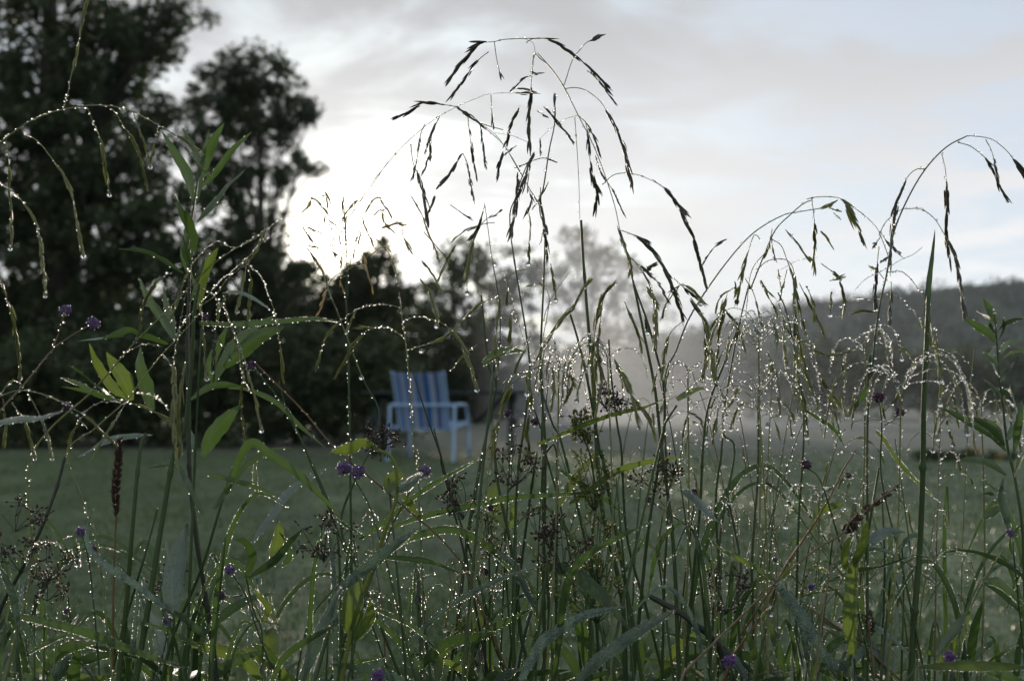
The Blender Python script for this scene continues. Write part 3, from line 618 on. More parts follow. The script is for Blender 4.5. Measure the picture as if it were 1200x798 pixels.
# ------------------------------------------------------------------ wooded hill
def hill():
    px = np.array([-500, 300, 500, 640, 760, 830, 900, 960, 1010, 1060, 1120, 1200, 1300, 1500, 1900])
    py = np.array([462, 455, 448, 432, 402, 384, 367, 354, 347, 343, 335, 329, 322, 316, 330])
    D0 = 330.0
    xs = (np.linspace(-450, 1850, 150) - 600) / F * D0
    crest = CAMZ + (466 - np.interp(xs / D0 * F + 600, px, py)) / F * D0 - 0.2
    ts = np.linspace(0, 1, 26)
    ys = 190 + (D0 - 190) * ts
    X, Tt = np.meshgrid(xs, ts); Yh = 190 + (D0 - 190) * Tt + 0 * X
    Z = -2.5 + (crest[None] + 2.5) * (Tt ** 1.25)
    Z += 1.2 * np.sin(X * 0.05 + Tt * 4) * Tt * (1 - Tt) * 4
    # back slope
    Xb = X[-1:]; back = [(470, 0.6), (505, 0.0)]
    for yb, kz in back:
        X = np.vstack([X, Xb]); Yh = np.vstack([Yh, np.full_like(Xb, yb)]); Z = np.vstack([Z, (Z[25:26] + 2.5) * kz - 2.5])
    V = np.stack([X, Yh, Z], -1).reshape(-1, 3); nx = len(xs); ny = len(X)
    i = np.arange(ny - 1)[:, None] * nx; j = np.arange(nx - 1)[None]
    f = np.stack([i + j, i + j + 1, i + nx + j + 1, i + nx + j], -1).reshape(-1, 4)
    o = mesh_obj('hill', V, f, MT['wood']); o['kind'] = 'structure'
    n = 2600
    xi = RS.uniform(0, nx - 1.01, n); ti = RS.uniform(0, 1, n) ** 0.8 * 25
    i0 = ti.astype(int); j0 = xi.astype(int); a = (ti - i0); b_ = (xi - j0); i1 = np.minimum(i0 + 1, 25)
    def smp(A): return A[i0, j0] * (1 - a) * (1 - b_) + A[i1, j0] * a * (1 - b_) + A[i0, j0 + 1] * (1 - a) * b_ + A[i1, j0 + 1] * a * b_
    P = np.stack([smp(X), smp(Yh), smp(Z) + 1.6], -1); R = RS.uniform(1.6, 3.4, n)
    V, f = leaves(P, R, 46, 1.0, 0.9)
    o = mesh_obj('far_wood', V, f, MT['wood'], smooth=False); o['kind'] = 'stuff'
hill()

# ------------------------------------------------------------------ haze and the mist bank
def volume_mat(name, dens, col, aniso, noisy=False):
    m = bpy.data.materials.new(name); m.use_nodes = True; t = m.node_tree; n = t.nodes; l = t.links; n.clear()
    o = n.new('ShaderNodeOutputMaterial'); v = n.new('ShaderNodeVolumePrincipled'); l.new(v.outputs[0], o.inputs['Volume'])
    v.inputs['Color'].default_value = (*col, 1); v.inputs['Anisotropy'].default_value = aniso; v.inputs['Density'].default_value = dens
    if noisy:
        g = n.new('ShaderNodeTexCoord'); s_ = n.new('ShaderNodeSeparateXYZ'); l.new(g.outputs['Generated'], s_.inputs[0])
        def M(op, a, b=None, c=None, cl=False):
            q = n.new('ShaderNodeMath'); q.operation = op; q.use_clamp = cl
            for i, x in enumerate((a, b, c)):
                if x is None: continue
                if isinstance(x, (int, float)): q.inputs[i].default_value = x
                else: l.new(x, q.inputs[i])
            return q.outputs[0]
        nz = n.new('ShaderNodeTexNoise'); nz.inputs['Scale'].default_value = 0.16; nz.inputs['Detail'].default_value = 3; l.new(g.outputs['Object'], nz.inputs['Vector'])
        def bumpf(x): return M('MULTIPLY', M('MULTIPLY', x, M('SUBTRACT', 1.0, x)), 4.0)
        top = M('POWER', M('SUBTRACT', 1.0, s_.outputs[2], None, True), 1.3)
        cloud = M('MULTIPLY', M('SUBTRACT', nz.outputs[0], 0.34, None, True), 3.2)
        l.new(M('MULTIPLY', M('MULTIPLY', M('MULTIPLY', bumpf(s_.outputs[0]), bumpf(s_.outputs[1])), M('MULTIPLY', top, cloud)), dens), v.inputs['Density'])
    return m
def cube(name, x0, x1, y0, y1, z0, z1, m_):
    V = np.array([[x, y, z] for x in (x0, x1) for y in (y0, y1) for z in (z0, z1)], float)
    c = V.mean(0)
    o = mesh_obj(name, V, np.array([[0, 1, 3, 2], [4, 6, 7, 5], [0, 4, 5, 1], [2, 3, 7, 6], [0, 2, 6, 4], [1, 5, 7, 3]]), m_, base=c, smooth=False); o.location = c; o['kind'] = 'stuff'; return o
HAZE = volume_mat('haze', 0.00025, (0.72, 0.84, 1.0), 0.35)
cube('haze', -540, 540, -70, 540, -4.5, 62, HAZE)
MIST = volume_mat('mist', 0.10, (0.90, 0.94, 1.0), 0.45, True)
cube('mist', -0.9, 9.0, 12.2, 49.0, -1.6, 11.0, MIST)

# ------------------------------------------------------------------ striped garden chair
def stripe_mat():
    m = bpy.data.materials.new('striped_sling_fabric'); m.use_nodes = True; t = m.node_tree; n = t.nodes; l = t.links
    b = n['Principled BSDF']; b.inputs['Roughness'].default_value = 0.75
    uv = n.new('ShaderNodeUVMap'); s_ = n.new('ShaderNodeSeparateXYZ'); l.new(uv.outputs[0], s_.inputs[0])
    r = n.new('ShaderNodeValToRGB'); r.color_ramp.interpolation = 'CONSTANT'; l.new(s_.outputs[0], r.inputs[0])
    dk, md, pl, gy = (0.02, 0.12, 0.36), (0.05, 0.22, 0.52), (0.44, 0.50, 0.64), (0.30, 0.33, 0.44)
    st = [(0, md), (.05, pl), (.08, dk), (.13, pl), (.20, md), (.28, gy), (.35, pl), (.41, dk), (.45, md), (.50, gy), (.58, dk), (.66, md), (.70, pl), (.76, gy), (.81, dk), (.89, pl), (.94, md)]
    e = r.color_ramp.elements; e[0].color = (*st[0][1], 1); e[1].position = st[-1][0]; e[1].color = (*st[-1][1], 1)
    for p, c in st[1:-1]: q = e.new(p); q.color = (*c, 1)
    l.new(r.outputs[0], b.inputs['Base Color'])
    wv = n.new('ShaderNodeTexNoise'); wv.inputs['Scale'].default_value = 400; bp = n.new('ShaderNodeBump'); bp.inputs['Strength'].default_value = .3; bp.inputs['Distance'].default_value = .001
    l.new(wv.outputs[0], bp.inputs['Height']); l.new(bp.outputs[0], b.inputs['Normal'])
    tr = n.new('ShaderNodeBsdfTranslucent'); l.new(r.outputs[0], tr.inputs[0]); ms = n.new('ShaderNodeMixShader'); ms.inputs[0].default_value = 0.3
    l.new(b.outputs[0], ms.inputs[1]); l.new(tr.outputs[0], ms.inputs[2]); l.new(ms.outputs[0], n['Material Output'].inputs[0])
    return m
def chair():
    Y = 10.2; c = at(495, 538, Y); c[2] = float(ground_z(c[0], np.array(Y)))
    r = thing('garden_chair', 'white framed garden chair with blue and grey striped sling on the far lawn', 'chair', tuple(c), rz=radians(-13))
    def tb(name, paths, rad, par=r, mk='frame', sides=10, step=0.03):
        g = Geo()
        for p in paths: g.tube(spline(p, step) if len(p) > 2 else np.array(p, float), rad, sides)
        return g.build(name, MT[mk], par)
    w, wf, dpt = 0.345, 0.325, 0.56; zr = 0.575
    # a tube goes up the front leg, back along the arm and round behind the backrest
    for sg in (-1, 1):
        tb('arm', [[(sg * w, 0.03, zr), (sg * w, 0.2, zr + .005), (sg * (w + .005), 0.38, zr - .005), (sg * wf, 0.50, zr - .05), (sg * wf, dpt, zr - .16), (sg * wf, dpt + .01, .3)]], 0.0165)
        tb('leg', [[(sg * wf, dpt + .01, .3), (sg * wf, dpt + .02, -.01)]], 0.0175)
        tb('leg', [[(sg * w, -.02, zr), (sg * w, -.04, .3), (sg * (w + .005), -.07, -.01)]], 0.0165)
        tb('side_rail', [[(sg * .30, -.02, .33), (sg * .31, .25, .36), (sg * .315, dpt, .38)]], 0.013)
        tb('bracket', [[(sg * .30, .06, .345), (sg * w, -.025, .37)], [(sg * .31, .3, .365), (sg * wf, dpt, .40)]], 0.010)
        # upright of the back, straight, leaning towards us
        tb('back_upright', [[(sg * .262, .05, .31), (sg * .268, -.02, .57), (sg * .272, -.17, .915)]], 0.0125)
    tb('rear_rail', [[(-w - .004, .0, zr), (-w * .5, -.075, zr), (0, -.08, zr), (w * .5, -.075, zr), (w + .004, .0, zr)]], 0.0165)
    tb('cross_rail', [[(-.262, .05, .325), (.262, .05, .325)]], 0.011)
    tb('cross_rail', [[(-.315, dpt, .385), (.315, dpt, .385)]], 0.013)
    def sling(name, prof):
        P = spline(prof, 0.02); us = np.linspace(-1, 1, 25); n = len(P)
        V = np.array([[[u * wd, y, z - 0.012 * (1 - u * u)] for u in us] for (y, z, wd) in P]); V2 = V.reshape(-1, 3)
        uv = np.stack(np.broadcast_arrays((us[None] + 1) / 2, np.linspace(0, 1, n)[:, None]), -1).reshape(-1, 2)
        i = np.arange(n - 1)[:, None] * 25; j = np.arange(24)[None]
        f = np.stack([i + j, i + j + 1, i + 26 + j, i + 25 + j], -1).reshape(-1, 4)
        o = mesh_obj(name, V2, f, STR, r, uv=uv); md = o.modifiers.new('thickness', 'SOLIDIFY'); md.thickness = 0.003
    STR = stripe_mat()
    sling('backrest', [(.05, .325, .255), (.0, .5, .262), (-.06, .68, .266), (-.165, .905, .268)])
    sling('seat', [(.06, .335, .27), (.2, .335, .30), (.4, .36, .305), (.555, .385, .305)])
chair()

# ------------------------------------------------------------------ picnic table
def table():
    Y = 11.6; xl, xr = at(428, 466, Y)[0], at(616, 466, Y)[0]; cx_ = (xl + xr) / 2; Lh = (xr - xl) / 2; z0 = float(ground_z(cx_, np.array(Y)))
    r = thing('picnic_table', 'dark green wooden picnic table with braced legs behind the striped chair', 'table', (cx_, Y, z0))
    zt = 0.715
    g = Geo()
    for k in range(5): g.box((0, -.30 + k * .15, zt - .02 + RS.uniform(-.002, .002)), (2 * Lh, .138, .038))
    g.build('tabletop', MT['table'], r)
    for sx in (-1, 1):
        x = sx * (Lh - .17)
        for sy in (-1, 1):
            a = math.atan2(.30, .68); rot = [[1, 0, 0], [0, cos(a * sy), -sin(a * sy)], [0, sin(a * sy), cos(a * sy)]]
            g = Geo(); g.box((x + sx * .0, sy * .30, .33), (.075, .09, .74), rot); g.build('leg', MT['table'], r)
        g = Geo(); g.box((x + .045 * sx, 0, zt - .085), (.04, .68, .085)); g.box((x + .046 * sx, 0, .38), (.04, 1.3, .085)); g.build('crossbeam', MT['table'], r)
        a = math.atan2(.45, .40); g = Geo(); rot = [[cos(a * sx), 0, sin(a * sx)], [0, 1, 0], [-sin(a * sx), 0, cos(a * sx)]]
        g.box((x - sx * .215, 0, .53), (.05, .05, .56), rot); g.build('brace', MT['table'], r)
table()

# ================================================================== FOREGROUND PLANTS
PG = 'dew beaded panicle grasses'
# --- tall central panicle against the sky
p = Plant('panicle_grass', 'tallest grass at the centre, dark drooping seed heads spread against the grey sky', 'grass', T('H', 705, 798, 700, 400, 706, 0) + T('E', 690, 500, 700, 200) + T('B', 705, 790, 690, 690, 700, 650, 720, 520, 738, 430, 740, 330), 0.62)
p.stem(2.6, 0.6, 'stem', beads=0.5)
B = lambda tile, *v, **k: p.branch(T(tile, *v), **k)
B('B', 700, 798, 690, 720, 650, 650, 600, 560, 560, 500, 520, 455, 395, 370, s0=1, s1=0, beads=.45, r=.4)
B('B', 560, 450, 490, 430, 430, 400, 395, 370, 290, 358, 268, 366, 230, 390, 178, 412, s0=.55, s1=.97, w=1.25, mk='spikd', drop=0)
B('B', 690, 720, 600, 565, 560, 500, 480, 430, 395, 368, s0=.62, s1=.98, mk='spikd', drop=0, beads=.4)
B('B', 20, 760, 100, 650, 180, 540, 300, 430, 390, 375, 470, 340, 520, 325, 620, 322, 674, 324, s0=.92, s1=1, mk='spikd', drop=0, r=.4)
B('B', 672, 188, 690, 205, 720, 230, 770, 300, 820, 400, 880, 520, 940, 690, 965, 798, s0=1, s1=0, r=.75, beads=.5)
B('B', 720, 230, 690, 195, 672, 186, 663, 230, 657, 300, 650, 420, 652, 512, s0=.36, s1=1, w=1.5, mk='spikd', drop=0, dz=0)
B('B', 672, 188, 664, 150, 630, 134, s0=1, s1=0, beads=.5, r=.35, dz=0); B('B', 690, 134, 630, 134, 600, 135, 560, 138, 530, 145, 485, 150, 458, 175, 420, 215, 376, 275, s0=.50, s1=1, w=1.6, mk='spikd', drop=0, dz=0, beads=.6)
B('B', 530, 146, 534, 180, 540, 215, 553, 268, s0=.6, s1=1, w=1.15, mk='spikd', drop=0, beads=.4)
B('B', 510, 180, 475, 208, 450, 240, 415, 290, 382, 335, s0=.2, s1=1, w=1.25, mk='spikd', drop=0)
B('B', 640, 150, 660, 136, 710, 135, 755, 158, 795, 183, 850, 228, 885, 265, 922, 302, s0=.2, s1=1, w=1.4, mk='spikd', drop=0, beads=.5, dz=0)
B('B', 850, 245, 880, 265, 905, 300, 943, 350, s0=.1, s1=1, w=.9, mk='spikd', drop=0)
B('B', 770, 300, 800, 210, 825, 175, 850, 148, 898, 125, s0=.72, s1=1, w=1.25, mk='spikd', drop=0)
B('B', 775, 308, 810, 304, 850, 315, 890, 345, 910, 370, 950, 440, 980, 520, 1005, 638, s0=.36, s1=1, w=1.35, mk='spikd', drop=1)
B('B', 820, 400, 850, 430, 880, 490, 897, 545, s0=.1, s1=1, w=.9, mk='spikd', drop=0)
B('B', 845, 420, 855, 470, 860, 540, 868, 610, 885, 660, 880, 730, s0=.12, s1=1, w=1.3, mk='spikd', drop=0)
B('B', 880, 540, 900, 600, 940, 660, 980, 745, s0=.25, s1=1, w=.8, mk='spikd', drop=0)
B('B', 905, 640, 940, 608, 980, 600, 1040, 610, 1110, 645, 1130, 665, 1175, 722, s0=.75, s1=1, w=1.2, mk='spikd', drop=0)
B('B', 665, 190, 663, 250, 690, 252, s0=.6, s1=1, mk='spikd', drop=0); B('B', 660, 264, 640, 268, 585, 316, s0=.1, s1=1, w=.8, mk='spikd', drop=0)
B('B', 610, 306, 640, 310, 674, 324, s0=0, s1=1, w=.9, mk='spikd', drop=0)
B('B', 618, 368, 590, 430, 572, 503, s0=.0, s1=1, w=1.3, mk='spikd', drop=0); B('B', 560, 525, 548, 570, 540, 615, s0=0, s1=1, w=1.1, mk='spikd', drop=0)
B('B', 606, 505, 580, 525, 562, 540, s0=.1, s1=1, w=.7, mk='spikd', drop=0)
B('B', 660, 305, 655, 340, 643, 375, s0=.1, s1=1, w=1.2, mk='spikd', drop=0)
B('B', 340, 405, 330, 425, 310, 470, 288, 530, s0=.15, s1=1, w=1.0, mk='spikd', drop=0); B('B', 312, 470, 310, 495, 308, 550, s0=.3, s1=1, w=1.0, mk='spikd', drop=0)
B('B', 300, 545, 290, 580, 275, 610, s0=0, s1=1, w=.8, mk='spikd', drop=0); B('B', 290, 430, 275, 465, 262, 550, 245, 625, s0=.3, s1=1, w=.8, mk='spikd', drop=0)
B('B', 262, 590, 275, 640, 290, 700, 300, 780, s0=0, s1=1, w=1.2, mk='spikd', drop=0); B('B', 325, 680, 310, 715, 295, 755, s0=0, s1=1, w=.8, mk='spikd', drop=0)
B('B', 240, 500, 250, 570, 275, 620, 290, 690, s0=.6, s1=1, w=.8, mk='spikd', drop=0)
B('B', 438, 400, 443, 455, 455, 540, 467, 605, s0=.25, s1=1, w=1.0, mk='spikd', drop=0); B('B', 470, 420, 480, 430, 490, 500, 501, 587, s0=.05, s1=1, w=.9, mk='spikd', drop=0)
B('B', 420, 530, 435, 565, 448, 640, 462, 708, s0=.15, s1=1, w=.8, mk='spikd', drop=0); B('B', 417, 533, 385, 590, 335, 647, s0=0, s1=1, w=1.2, mk='spikd', drop=0)
B('B', 518, 330, 520, 370, 526, 440, s0=.35, s1=1, w=.9, mk='spikd', drop=0)
B('B', 700, 370, 740, 415, 770, 450, 807, 497, s0=0, s1=1, w=1.0, mk='spikd', drop=0); B('B', 742, 325, 740, 350, 738, 400, s0=0, s1=.7, w=1.2, mk='spikd', drop=0); B('B', 678, 385, 695, 395, 717, 410, s0=0, s1=1, w=.8, mk='spikd', drop=0)
B('B', 665, 556, 700, 548, 748, 562, s0=.0, s1=1, w=.8, mk='spikd', drop=0); B('B', 600, 582, 640, 568, 665, 556, s0=0, s1=.6, w=.7, mk='spikd', drop=0)
B('B', 717, 632, 690, 680, 660, 728, s0=0, s1=1, w=.7, mk='spikd', drop=0); B('B', 688, 480, 690, 540, s0=0, s1=1, w=.7, mk='spikd', drop=0)
B('B', 808, 400, 815, 500, 822, 620, 826, 760, s0=1, s1=0, beads=.5, r=.5)
B('B', 640, 490, 590, 470, 530, 460, s0=1, s1=0, beads=.5, r=.3); B('B', 820, 400, 770, 415, 720, 450, 690, 480, s0=1, s1=0, beads=.5, r=.3)
# second axis, thick with husks
p = Plant('panicle_grass', 'grass with dense upright husks just left of the tallest stem, against the pale sky', 'grass', T('H', 600, 798, 595, 500, 610, 100) + T('E', 640, 640, 650, 450) + T('B', 585, 798, 605, 680, 635, 590, 665, 530), 0.60)
p.stem(2.3, 0.6, 'stem', beads=.5)
B('B', 668, 530, 650, 570, 635, 620, 607, 690, 600, 740, s0=0, s1=1, w=1.3, mk='spikd'); B('B', 612, 600, 606, 690, 600, 740, 583, 798, s0=0, s1=1, w=1.2, mk='spikd')
B('B', 650, 600, 645, 650, 660, 690, 635, 750, s0=.3, s1=1, w=.9, mk='spikd', drop=0); B('B', 690, 650, 690, 720, 710, 798, s0=.2, s1=1, w=1.2, mk='spikd'); B('B', 650, 740, 655, 798, s0=0, s1=1, w=.9)
B('E', 655, 0, 650, 60, 648, 125, s0=.1, s1=1, w=1.0, drop=1); B('E', 595, -30, 592, 0, 583, 42, s0=.3, s1=1, w=1.4, mk='spikd', drop=0)
B('E', 690, 60, 700, 20, 710, 60, 715, 105, s0=.3, s1=1, w=1.3, mk='spikd'); B('E', 725, 130, 735, 190, 742, 250, s0=.1, s1=1, w=1.1); B('E', 640, 150, 600, 160, 578, 190, 572, 275, s0=.5, s1=1, w=1.1)
B('E', 700, 330, 710, 290, 740, 230, 790, 160, s0=1, s1=0); B('E', 640, 420, 560, 160, s0=1, s1=0, beads=.6, r=.4)
B('E', 540, 520, 535, 420, 540, 330, 550, 255, s0=.2, s1=1, w=1.2, drop=0); B('E', 600, 330, 590, 290, 583, 395, s0=.4, s1=1, w=1.3, drop=1)
B('E', 700, 380, 720, 250, 690, 200, 650, 205, s0=.7, s1=1, w=.9); B('E', 690, 420, 740, 350, 790, 300, 840, 215, 855, 200, s0=.55, s1=1, w=1.2, drop=0)
B('E', 680, 460, 740, 350, 800, 280, s0=.1, s1=.9, w=1.0, drop=0)
B('R4', 20, 700, 0, 760, -30, 798, s0=0, s1=1, w=1.1, mk='spikd', drop=0); B('R4', 60, 740, 20, 745, -40, 770, s0=0, s1=1, w=.7, mk='spikd', drop=0)

# --- arching spray upper left
p = Plant('panicle_grass', 'long beaded grass arching in from the upper left corner with hanging tips', 'grass', [(-60, 420), (-45, 300)] + T('A', -60, 560, 0, 495, 80, 435, 150, 400, 220, 380, 330, 365, 440, 380, 545, 432, 640, 490), 0.58)
p.stem(1.6, 0.6, 'stemlight', nodes=False, beads=1.5)
B('A', 220, 378, 235, 320, 245, 265, 258, 230, 275, 130, 290, 50, 298, 15, s0=.32, s1=1, w=1.25, drop=0, beads=1.4, dz=0)
B('A', 610, 470, 650, 495, 705, 540, s0=0, s1=1, w=1.2, drop=0, mk='spik'); B('A', 640, 510, 690, 575, 715, 600, s0=0, s1=1, w=1, drop=0)
B('A', 300, 372, 330, 440, 350, 490, 362, 580, 378, 668, s0=.34, s1=1, w=1.3, drop=1, beads=1.3)
B('A', 385, 376, 405, 400, 425, 432, 465, 495, 490, 570, 510, 645, s0=.25, s1=1, w=1.2, beads=1.2); B('A', 462, 392, 478, 440, 500, 500, 520, 570, s0=.28, s1=1, w=1.2, beads=1.2, drop=0); B('A', 548, 440, 535, 500, 520, 572, s0=.4, s1=1, w=1.1, beads=1.2)
B('A', 78, 458, 130, 490, 180, 550, 215, 600, 245, 665, 275, 800, 290, 1060 - 0, s0=.35, s1=.98, w=1.2, drop=1, beads=1.3) if False else B('A', 78, 458, 130, 490, 180, 550, 215, 600, 245, 665, 270, 800, 288, 880, s0=.32, s1=1, w=1.15, drop=1, beads=1.3)
B('A', 20, 485, 30, 560, 30, 640, 38, 740, 38, 830, 35, 855, s0=.25, s1=.95, w=1.25, drop=1, beads=1.3)
B('A', -80, 620, 0, 635, 70, 690, 130, 790, 150, 930, 156, 1020, s0=.38, s1=1, w=1.15, drop=1, beads=1.4)
p = Plant('panicle_grass', 'thin beaded grass tip hanging at the left edge below the arching spray', 'grass', [(-40, 560), (-35, 400), (-20, 330), (-6, 318)], 0.56)
p.stem(1.4, 0.5, 'stemlight', nodes=False, beads=1)
B('D', -18, 160, 0, 185, 20, 240, 45, 330, 62, 430, 70, 518, s0=.1, s1=1, w=1.3, drop=1, beads=1.2)

# --- long diagonal beaded stem, left
p = Plant('panicle_grass', 'long beaded grass leaning right across the left leafy stem, tip near the sun glow', 'grass', T('G', 40, 700, 110, 400) + T('D', 110, 798, 330, 560, 460, 410, 600, 270, 740, 130, 870, 45, 940, 0) , 0.59)
p.stem(2.0, 0.5, 'stemlight', nodes=False, beads=1.3)
B('R2', 265, 490, 330, 460, 370, 430, 420, 395, 470, 385, 530, 465, s0=.72, s1=1, mk='spikg', beads=1.1, drop=0)
B('D', 590, 340, 600, 300, 650, 160, 700, 90, 740, 58, 765, 55, 800, 75, s0=.0, s1=.45, w=1.0, beads=1.4, drop=0)
B('D', 460, 410, 480, 370, 492, 290, 530, 210, 570, 172, 600, 160, s0=.1, s1=.85, w=1.2, beads=1.1, drop=0)
B('D', 600, 400, 640, 330, 720, 240, 760, 190, 800, 160, 860, 105, s0=1, s1=0, beads=1.5)
B('D', 600, 400, 655, 310, 745, 240, 780, 190, 830, 145, 905, 60, 980, 20, s0=1, s1=0, beads=1.4)
B('D', 855, 110, 850, 150, 840, 200, 822, 290, s0=.2, s1=1, w=1.2, drop=1); B('D', 860, 130, 868, 190, 862, 280, 860, 362, s0=.2, s1=1, w=1.2)
B('D', 865, 138, 905, 180, 940, 265, 958, 330, 965, 402, s0=1, s1=0, beads=1.6, drop=0); B('D', 955, 330, 968, 400, 975, 460, 980, 532, s0=.3, s1=1, w=1.2)
B('D', 850, 140, 885, 90, 905, 40, s0=.2, s1=1, w=1.0)
B('D', 670, 210, 720, 225, 765, 270, 800, 340, 825, 420, 840, 520, 870, 580, s0=1, s1=0, beads=1.4); B('D', 700, 300, 705, 400, 716, 520, s0=.2, s1=1, w=1.2); B('D', 755, 250, 745, 380, 735, 500, s0=.3, s1=1, w=1.1, mk='spikd')
B('D', 645, 225, 630, 300, 612, 400, 600, 470, 598, 570, s0=1, s1=0, beads=1.4); B('D', 825, 390, 850, 480, 880, 590, 905, 700, s0=.3, s1=1, w=1.0)
B('D', 800, 340, 840, 480, 835, 600, 845, 740, s0=.3, s1=1, w=1.1); B('D', 660, 150, 680, 220, 690, 280, s0=.2, s1=1, w=1.3, mk='spik')
B('D', 775, 240, 785, 300, 815, 390, 830, 470, s0=.2, s1=.9, w=1.0); B('D', 760, 280, 755, 300, 770, 260, s0=0, s1=1, w=1.2)
B('D', 462, 425, 500, 408, 560, 416, s0=1, s1=0, beads=1.8)
p = Plant('panicle_grass', 'small beaded grass forking low in front of the left leafy stem', 'grass', T('G', 380, 700, 330, 300) + T('D', 235, 798, 330, 700, 440, 600, 500, 520, 560, 445, 640, 360, 700, 290), 0.56)
p.stem(1.5, 0.6, 'stemlight', nodes=False, beads=1.3)
B('D', 562, 445, 585, 470, 602, 500, s0=1, s1=0, beads=1.8); B('D', 440, 603, 390, 608, 350, 610, 300, 640, 250, 720, 235, 798, s0=.6, s1=1, w=1.2, beads=1.5)
B('D', 470, 578, 510, 582, 545, 595, 590, 640, s0=1, s1=0, beads=2); B('D', 440, 605, 400, 670, 360, 730, 330, 790, s0=.2, s1=1, w=1.1, beads=1.3)
B('D', 450, 612, 500, 630, 560, 660, 605, 710, 620, 790, s0=.1, s1=1, w=1.4, drop=0); B('D', 600, 480, 605, 560, 600, 660, 610, 798, s0=0, s1=1, w=1.7, beads=.7, drop=0); B('D', 640, 470, 625, 560, 618, 660, 628, 780, s0=0, s1=1, w=1.6, beads=.7)

# --- lower left drooping spray
p = Plant('panicle_grass', 'drooping beaded grass spilling in at the left edge below the purple flower buds', 'grass', [(-70, 700), (-60, 560)] + T('D', -100, 640, 0, 590, 60, 570, 120, 575, 200, 600), 0.55)
p.stem(1.8, 0.7, 'stemlight', nodes=False, beads=1.5)
B('D', 160, 590, 220, 610, 290, 655, 340, 700, 400, 755, s0=.5, s1=1, w=1.1, beads=1.6); B('D', 100, 585, 130, 640, 155, 700, 180, 798, s0=.3, s1=1, w=1.2, drop=1); B('D', 40, 612, 75, 660, 100, 730, 120, 798, s0=.25, s1=1, w=1.3)
B('D', 10, 600, 18, 680, 15, 750, s0=.3, s1=1, w=1.1); B('D', 0, 590, 20, 555, 50, 535, 75, 550, s0=.1, s1=1, w=.9, beads=1.4)
p.leaf(T('D', -60, 690, 60, 668, 130, 665, 215, 640), 8, 'pale', edge=1.2)

# --- centre left, beaded stem in front of the chair
p = Plant('panicle_grass', 'beaded grass stem standing in front of the striped chair with arching side sprays', 'grass', T('H', 285, 700, 278, 400, 262, 0) + T('E', 255, 798, 240, 620, 232, 500, 222, 400, 210, 320, 200, 230), 0.60)
p.stem(1.3, 0.7, 'stemlight', nodes=False, beads=1.7)
B('R3', 327, 480, 320, 430, 300, 370, 275, 335, 250, 310, s0=.75, s1=1, w=.7, drop=0, beads=.7)
B('R3', 330, 553, 290, 543, 245, 542, 205, 552, 165, 570, 120, 605, 65, 670, 35, 762, s0=.55, s1=1, w=1.2, drop=1, beads=1.8, dz=.02)
B('R3', 345, 662, 310, 635, 265, 623, 225, 630, 185, 665, 150, 720, 105, 798, s0=.45, s1=1, w=1.3, beads=1.8, dz=.03); B('R3', 240, 628, 215, 625, 183, 630, s0=0, s1=1, w=1, drop=0)
B('R3', 345, 602, 380, 590, 420, 590, 465, 602, 500, 620, 535, 655, 570, 720, 598, 798, 610, 840, s0=.42, s1=1, w=1.35, drop=1, beads=1.7, dz=-.03)
B('R3', 362, 705, 400, 695, 480, 670, 530, 630, 570, 590, 620, 545, 690, 508, s0=.2, s1=.75, w=1.35, drop=0, beads=1.6, dz=-.02)
p.drop(at(*T('R3', 465, 614)[0], .59), p.root, 2.8); p.drop(at(*T('R3', 410, 703)[0], .59), p.root, 2.8)
B('R3', 405, 450, 430, 480, 452, 540, 470, 606, s0=.0, s1=1, w=1.3, drop=0, beads=1); B('R3', 175, 560, 160, 600, 140, 640, s0=0, s1=1, w=1, beads=1)
B('R3', 517, 780, 560, 730, 610, 688, s0=.3, s1=.7, w=.9, beads=1.8, drop=0)

# --- golden panicle near the sun
p = Plant('panicle_grass', 'golden seed head glowing against the sun, left of the hanging drop', 'grass', T('E', 30, 790, 25, 500, 15, 200) + T('R3', 148, 520, 143, 420, 140, 300, 133, 200), 0.66)
p.stem(1.9, 0.6, 'stem', beads=.7)
for v in ((130, 270, 70, 150, 72, 180, 62, 240), (140, 300, 90, 250, 84, 262, 96, 312), (135, 240, 180, 170, 150, 200, 130, 230), (145, 420, 190, 300, 184, 290, 165, 370), (145, 320, 240, 165, 275, 185, 305, 232),
          (150, 350, 255, 205, 275, 245, 312, 282), (145, 330, 320, 252, 345, 300, 376, 355), (140, 320, 188, 225, 210, 270, 240, 330), (143, 400, 192, 345, 215, 420, 236, 492), (140, 360, 132, 335, 128, 360, 118, 412),
          (140, 330, 10, 270, 5, 285, 20, 318), (60, 380, 60, 350, 20, 335, 0, 330), (140, 370, 90, 330, 78, 335, 100, 362), (145, 420, 275, 335, 295, 370, 312, 412), (138, 300, 30, 165, 12, 180, -10, 205),
          (142, 250, 140, 225, 138, 260, 140, 320), (140, 330, 120, 290, 118, 310, 122, 335), (140, 420, 100, 440, 75, 480, 40, 580), (142, 440, 120, 450, 130, 490, 125, 500), (140, 300, 128, 190, 130, 150, 110, 120)):
    B('R3', *v, s0=.42, s1=1, w=RS.uniform(.8, 1.0), mk='spikg', beads=.35, r=.5, drop=.1)
B('R3', 5, 470, 60, 380, 100, 320, 130, 270, 215, 130, 260, 70, 325, 0, s0=1, s1=0, beads=.4, r=.5)
B('R3', 0, 340, 40, 400, 60, 440, 80, 500, 120, 600, 195, 798, s0=0, s1=.3, w=1.0, mk='spikg', beads=.4, r=.9)
p = Plant('panicle_grass', 'single dark seed spike with a big drop hanging above the striped chair', 'grass', T('H', 395, 720, 440, 300) + T('E', 520, 640, 540, 520, 550, 300, 520, 100) + T('R3', 640, 190, 638, 188), 0.64, )
p.stem(1.5, 0.4, 'stem', beads=.6)
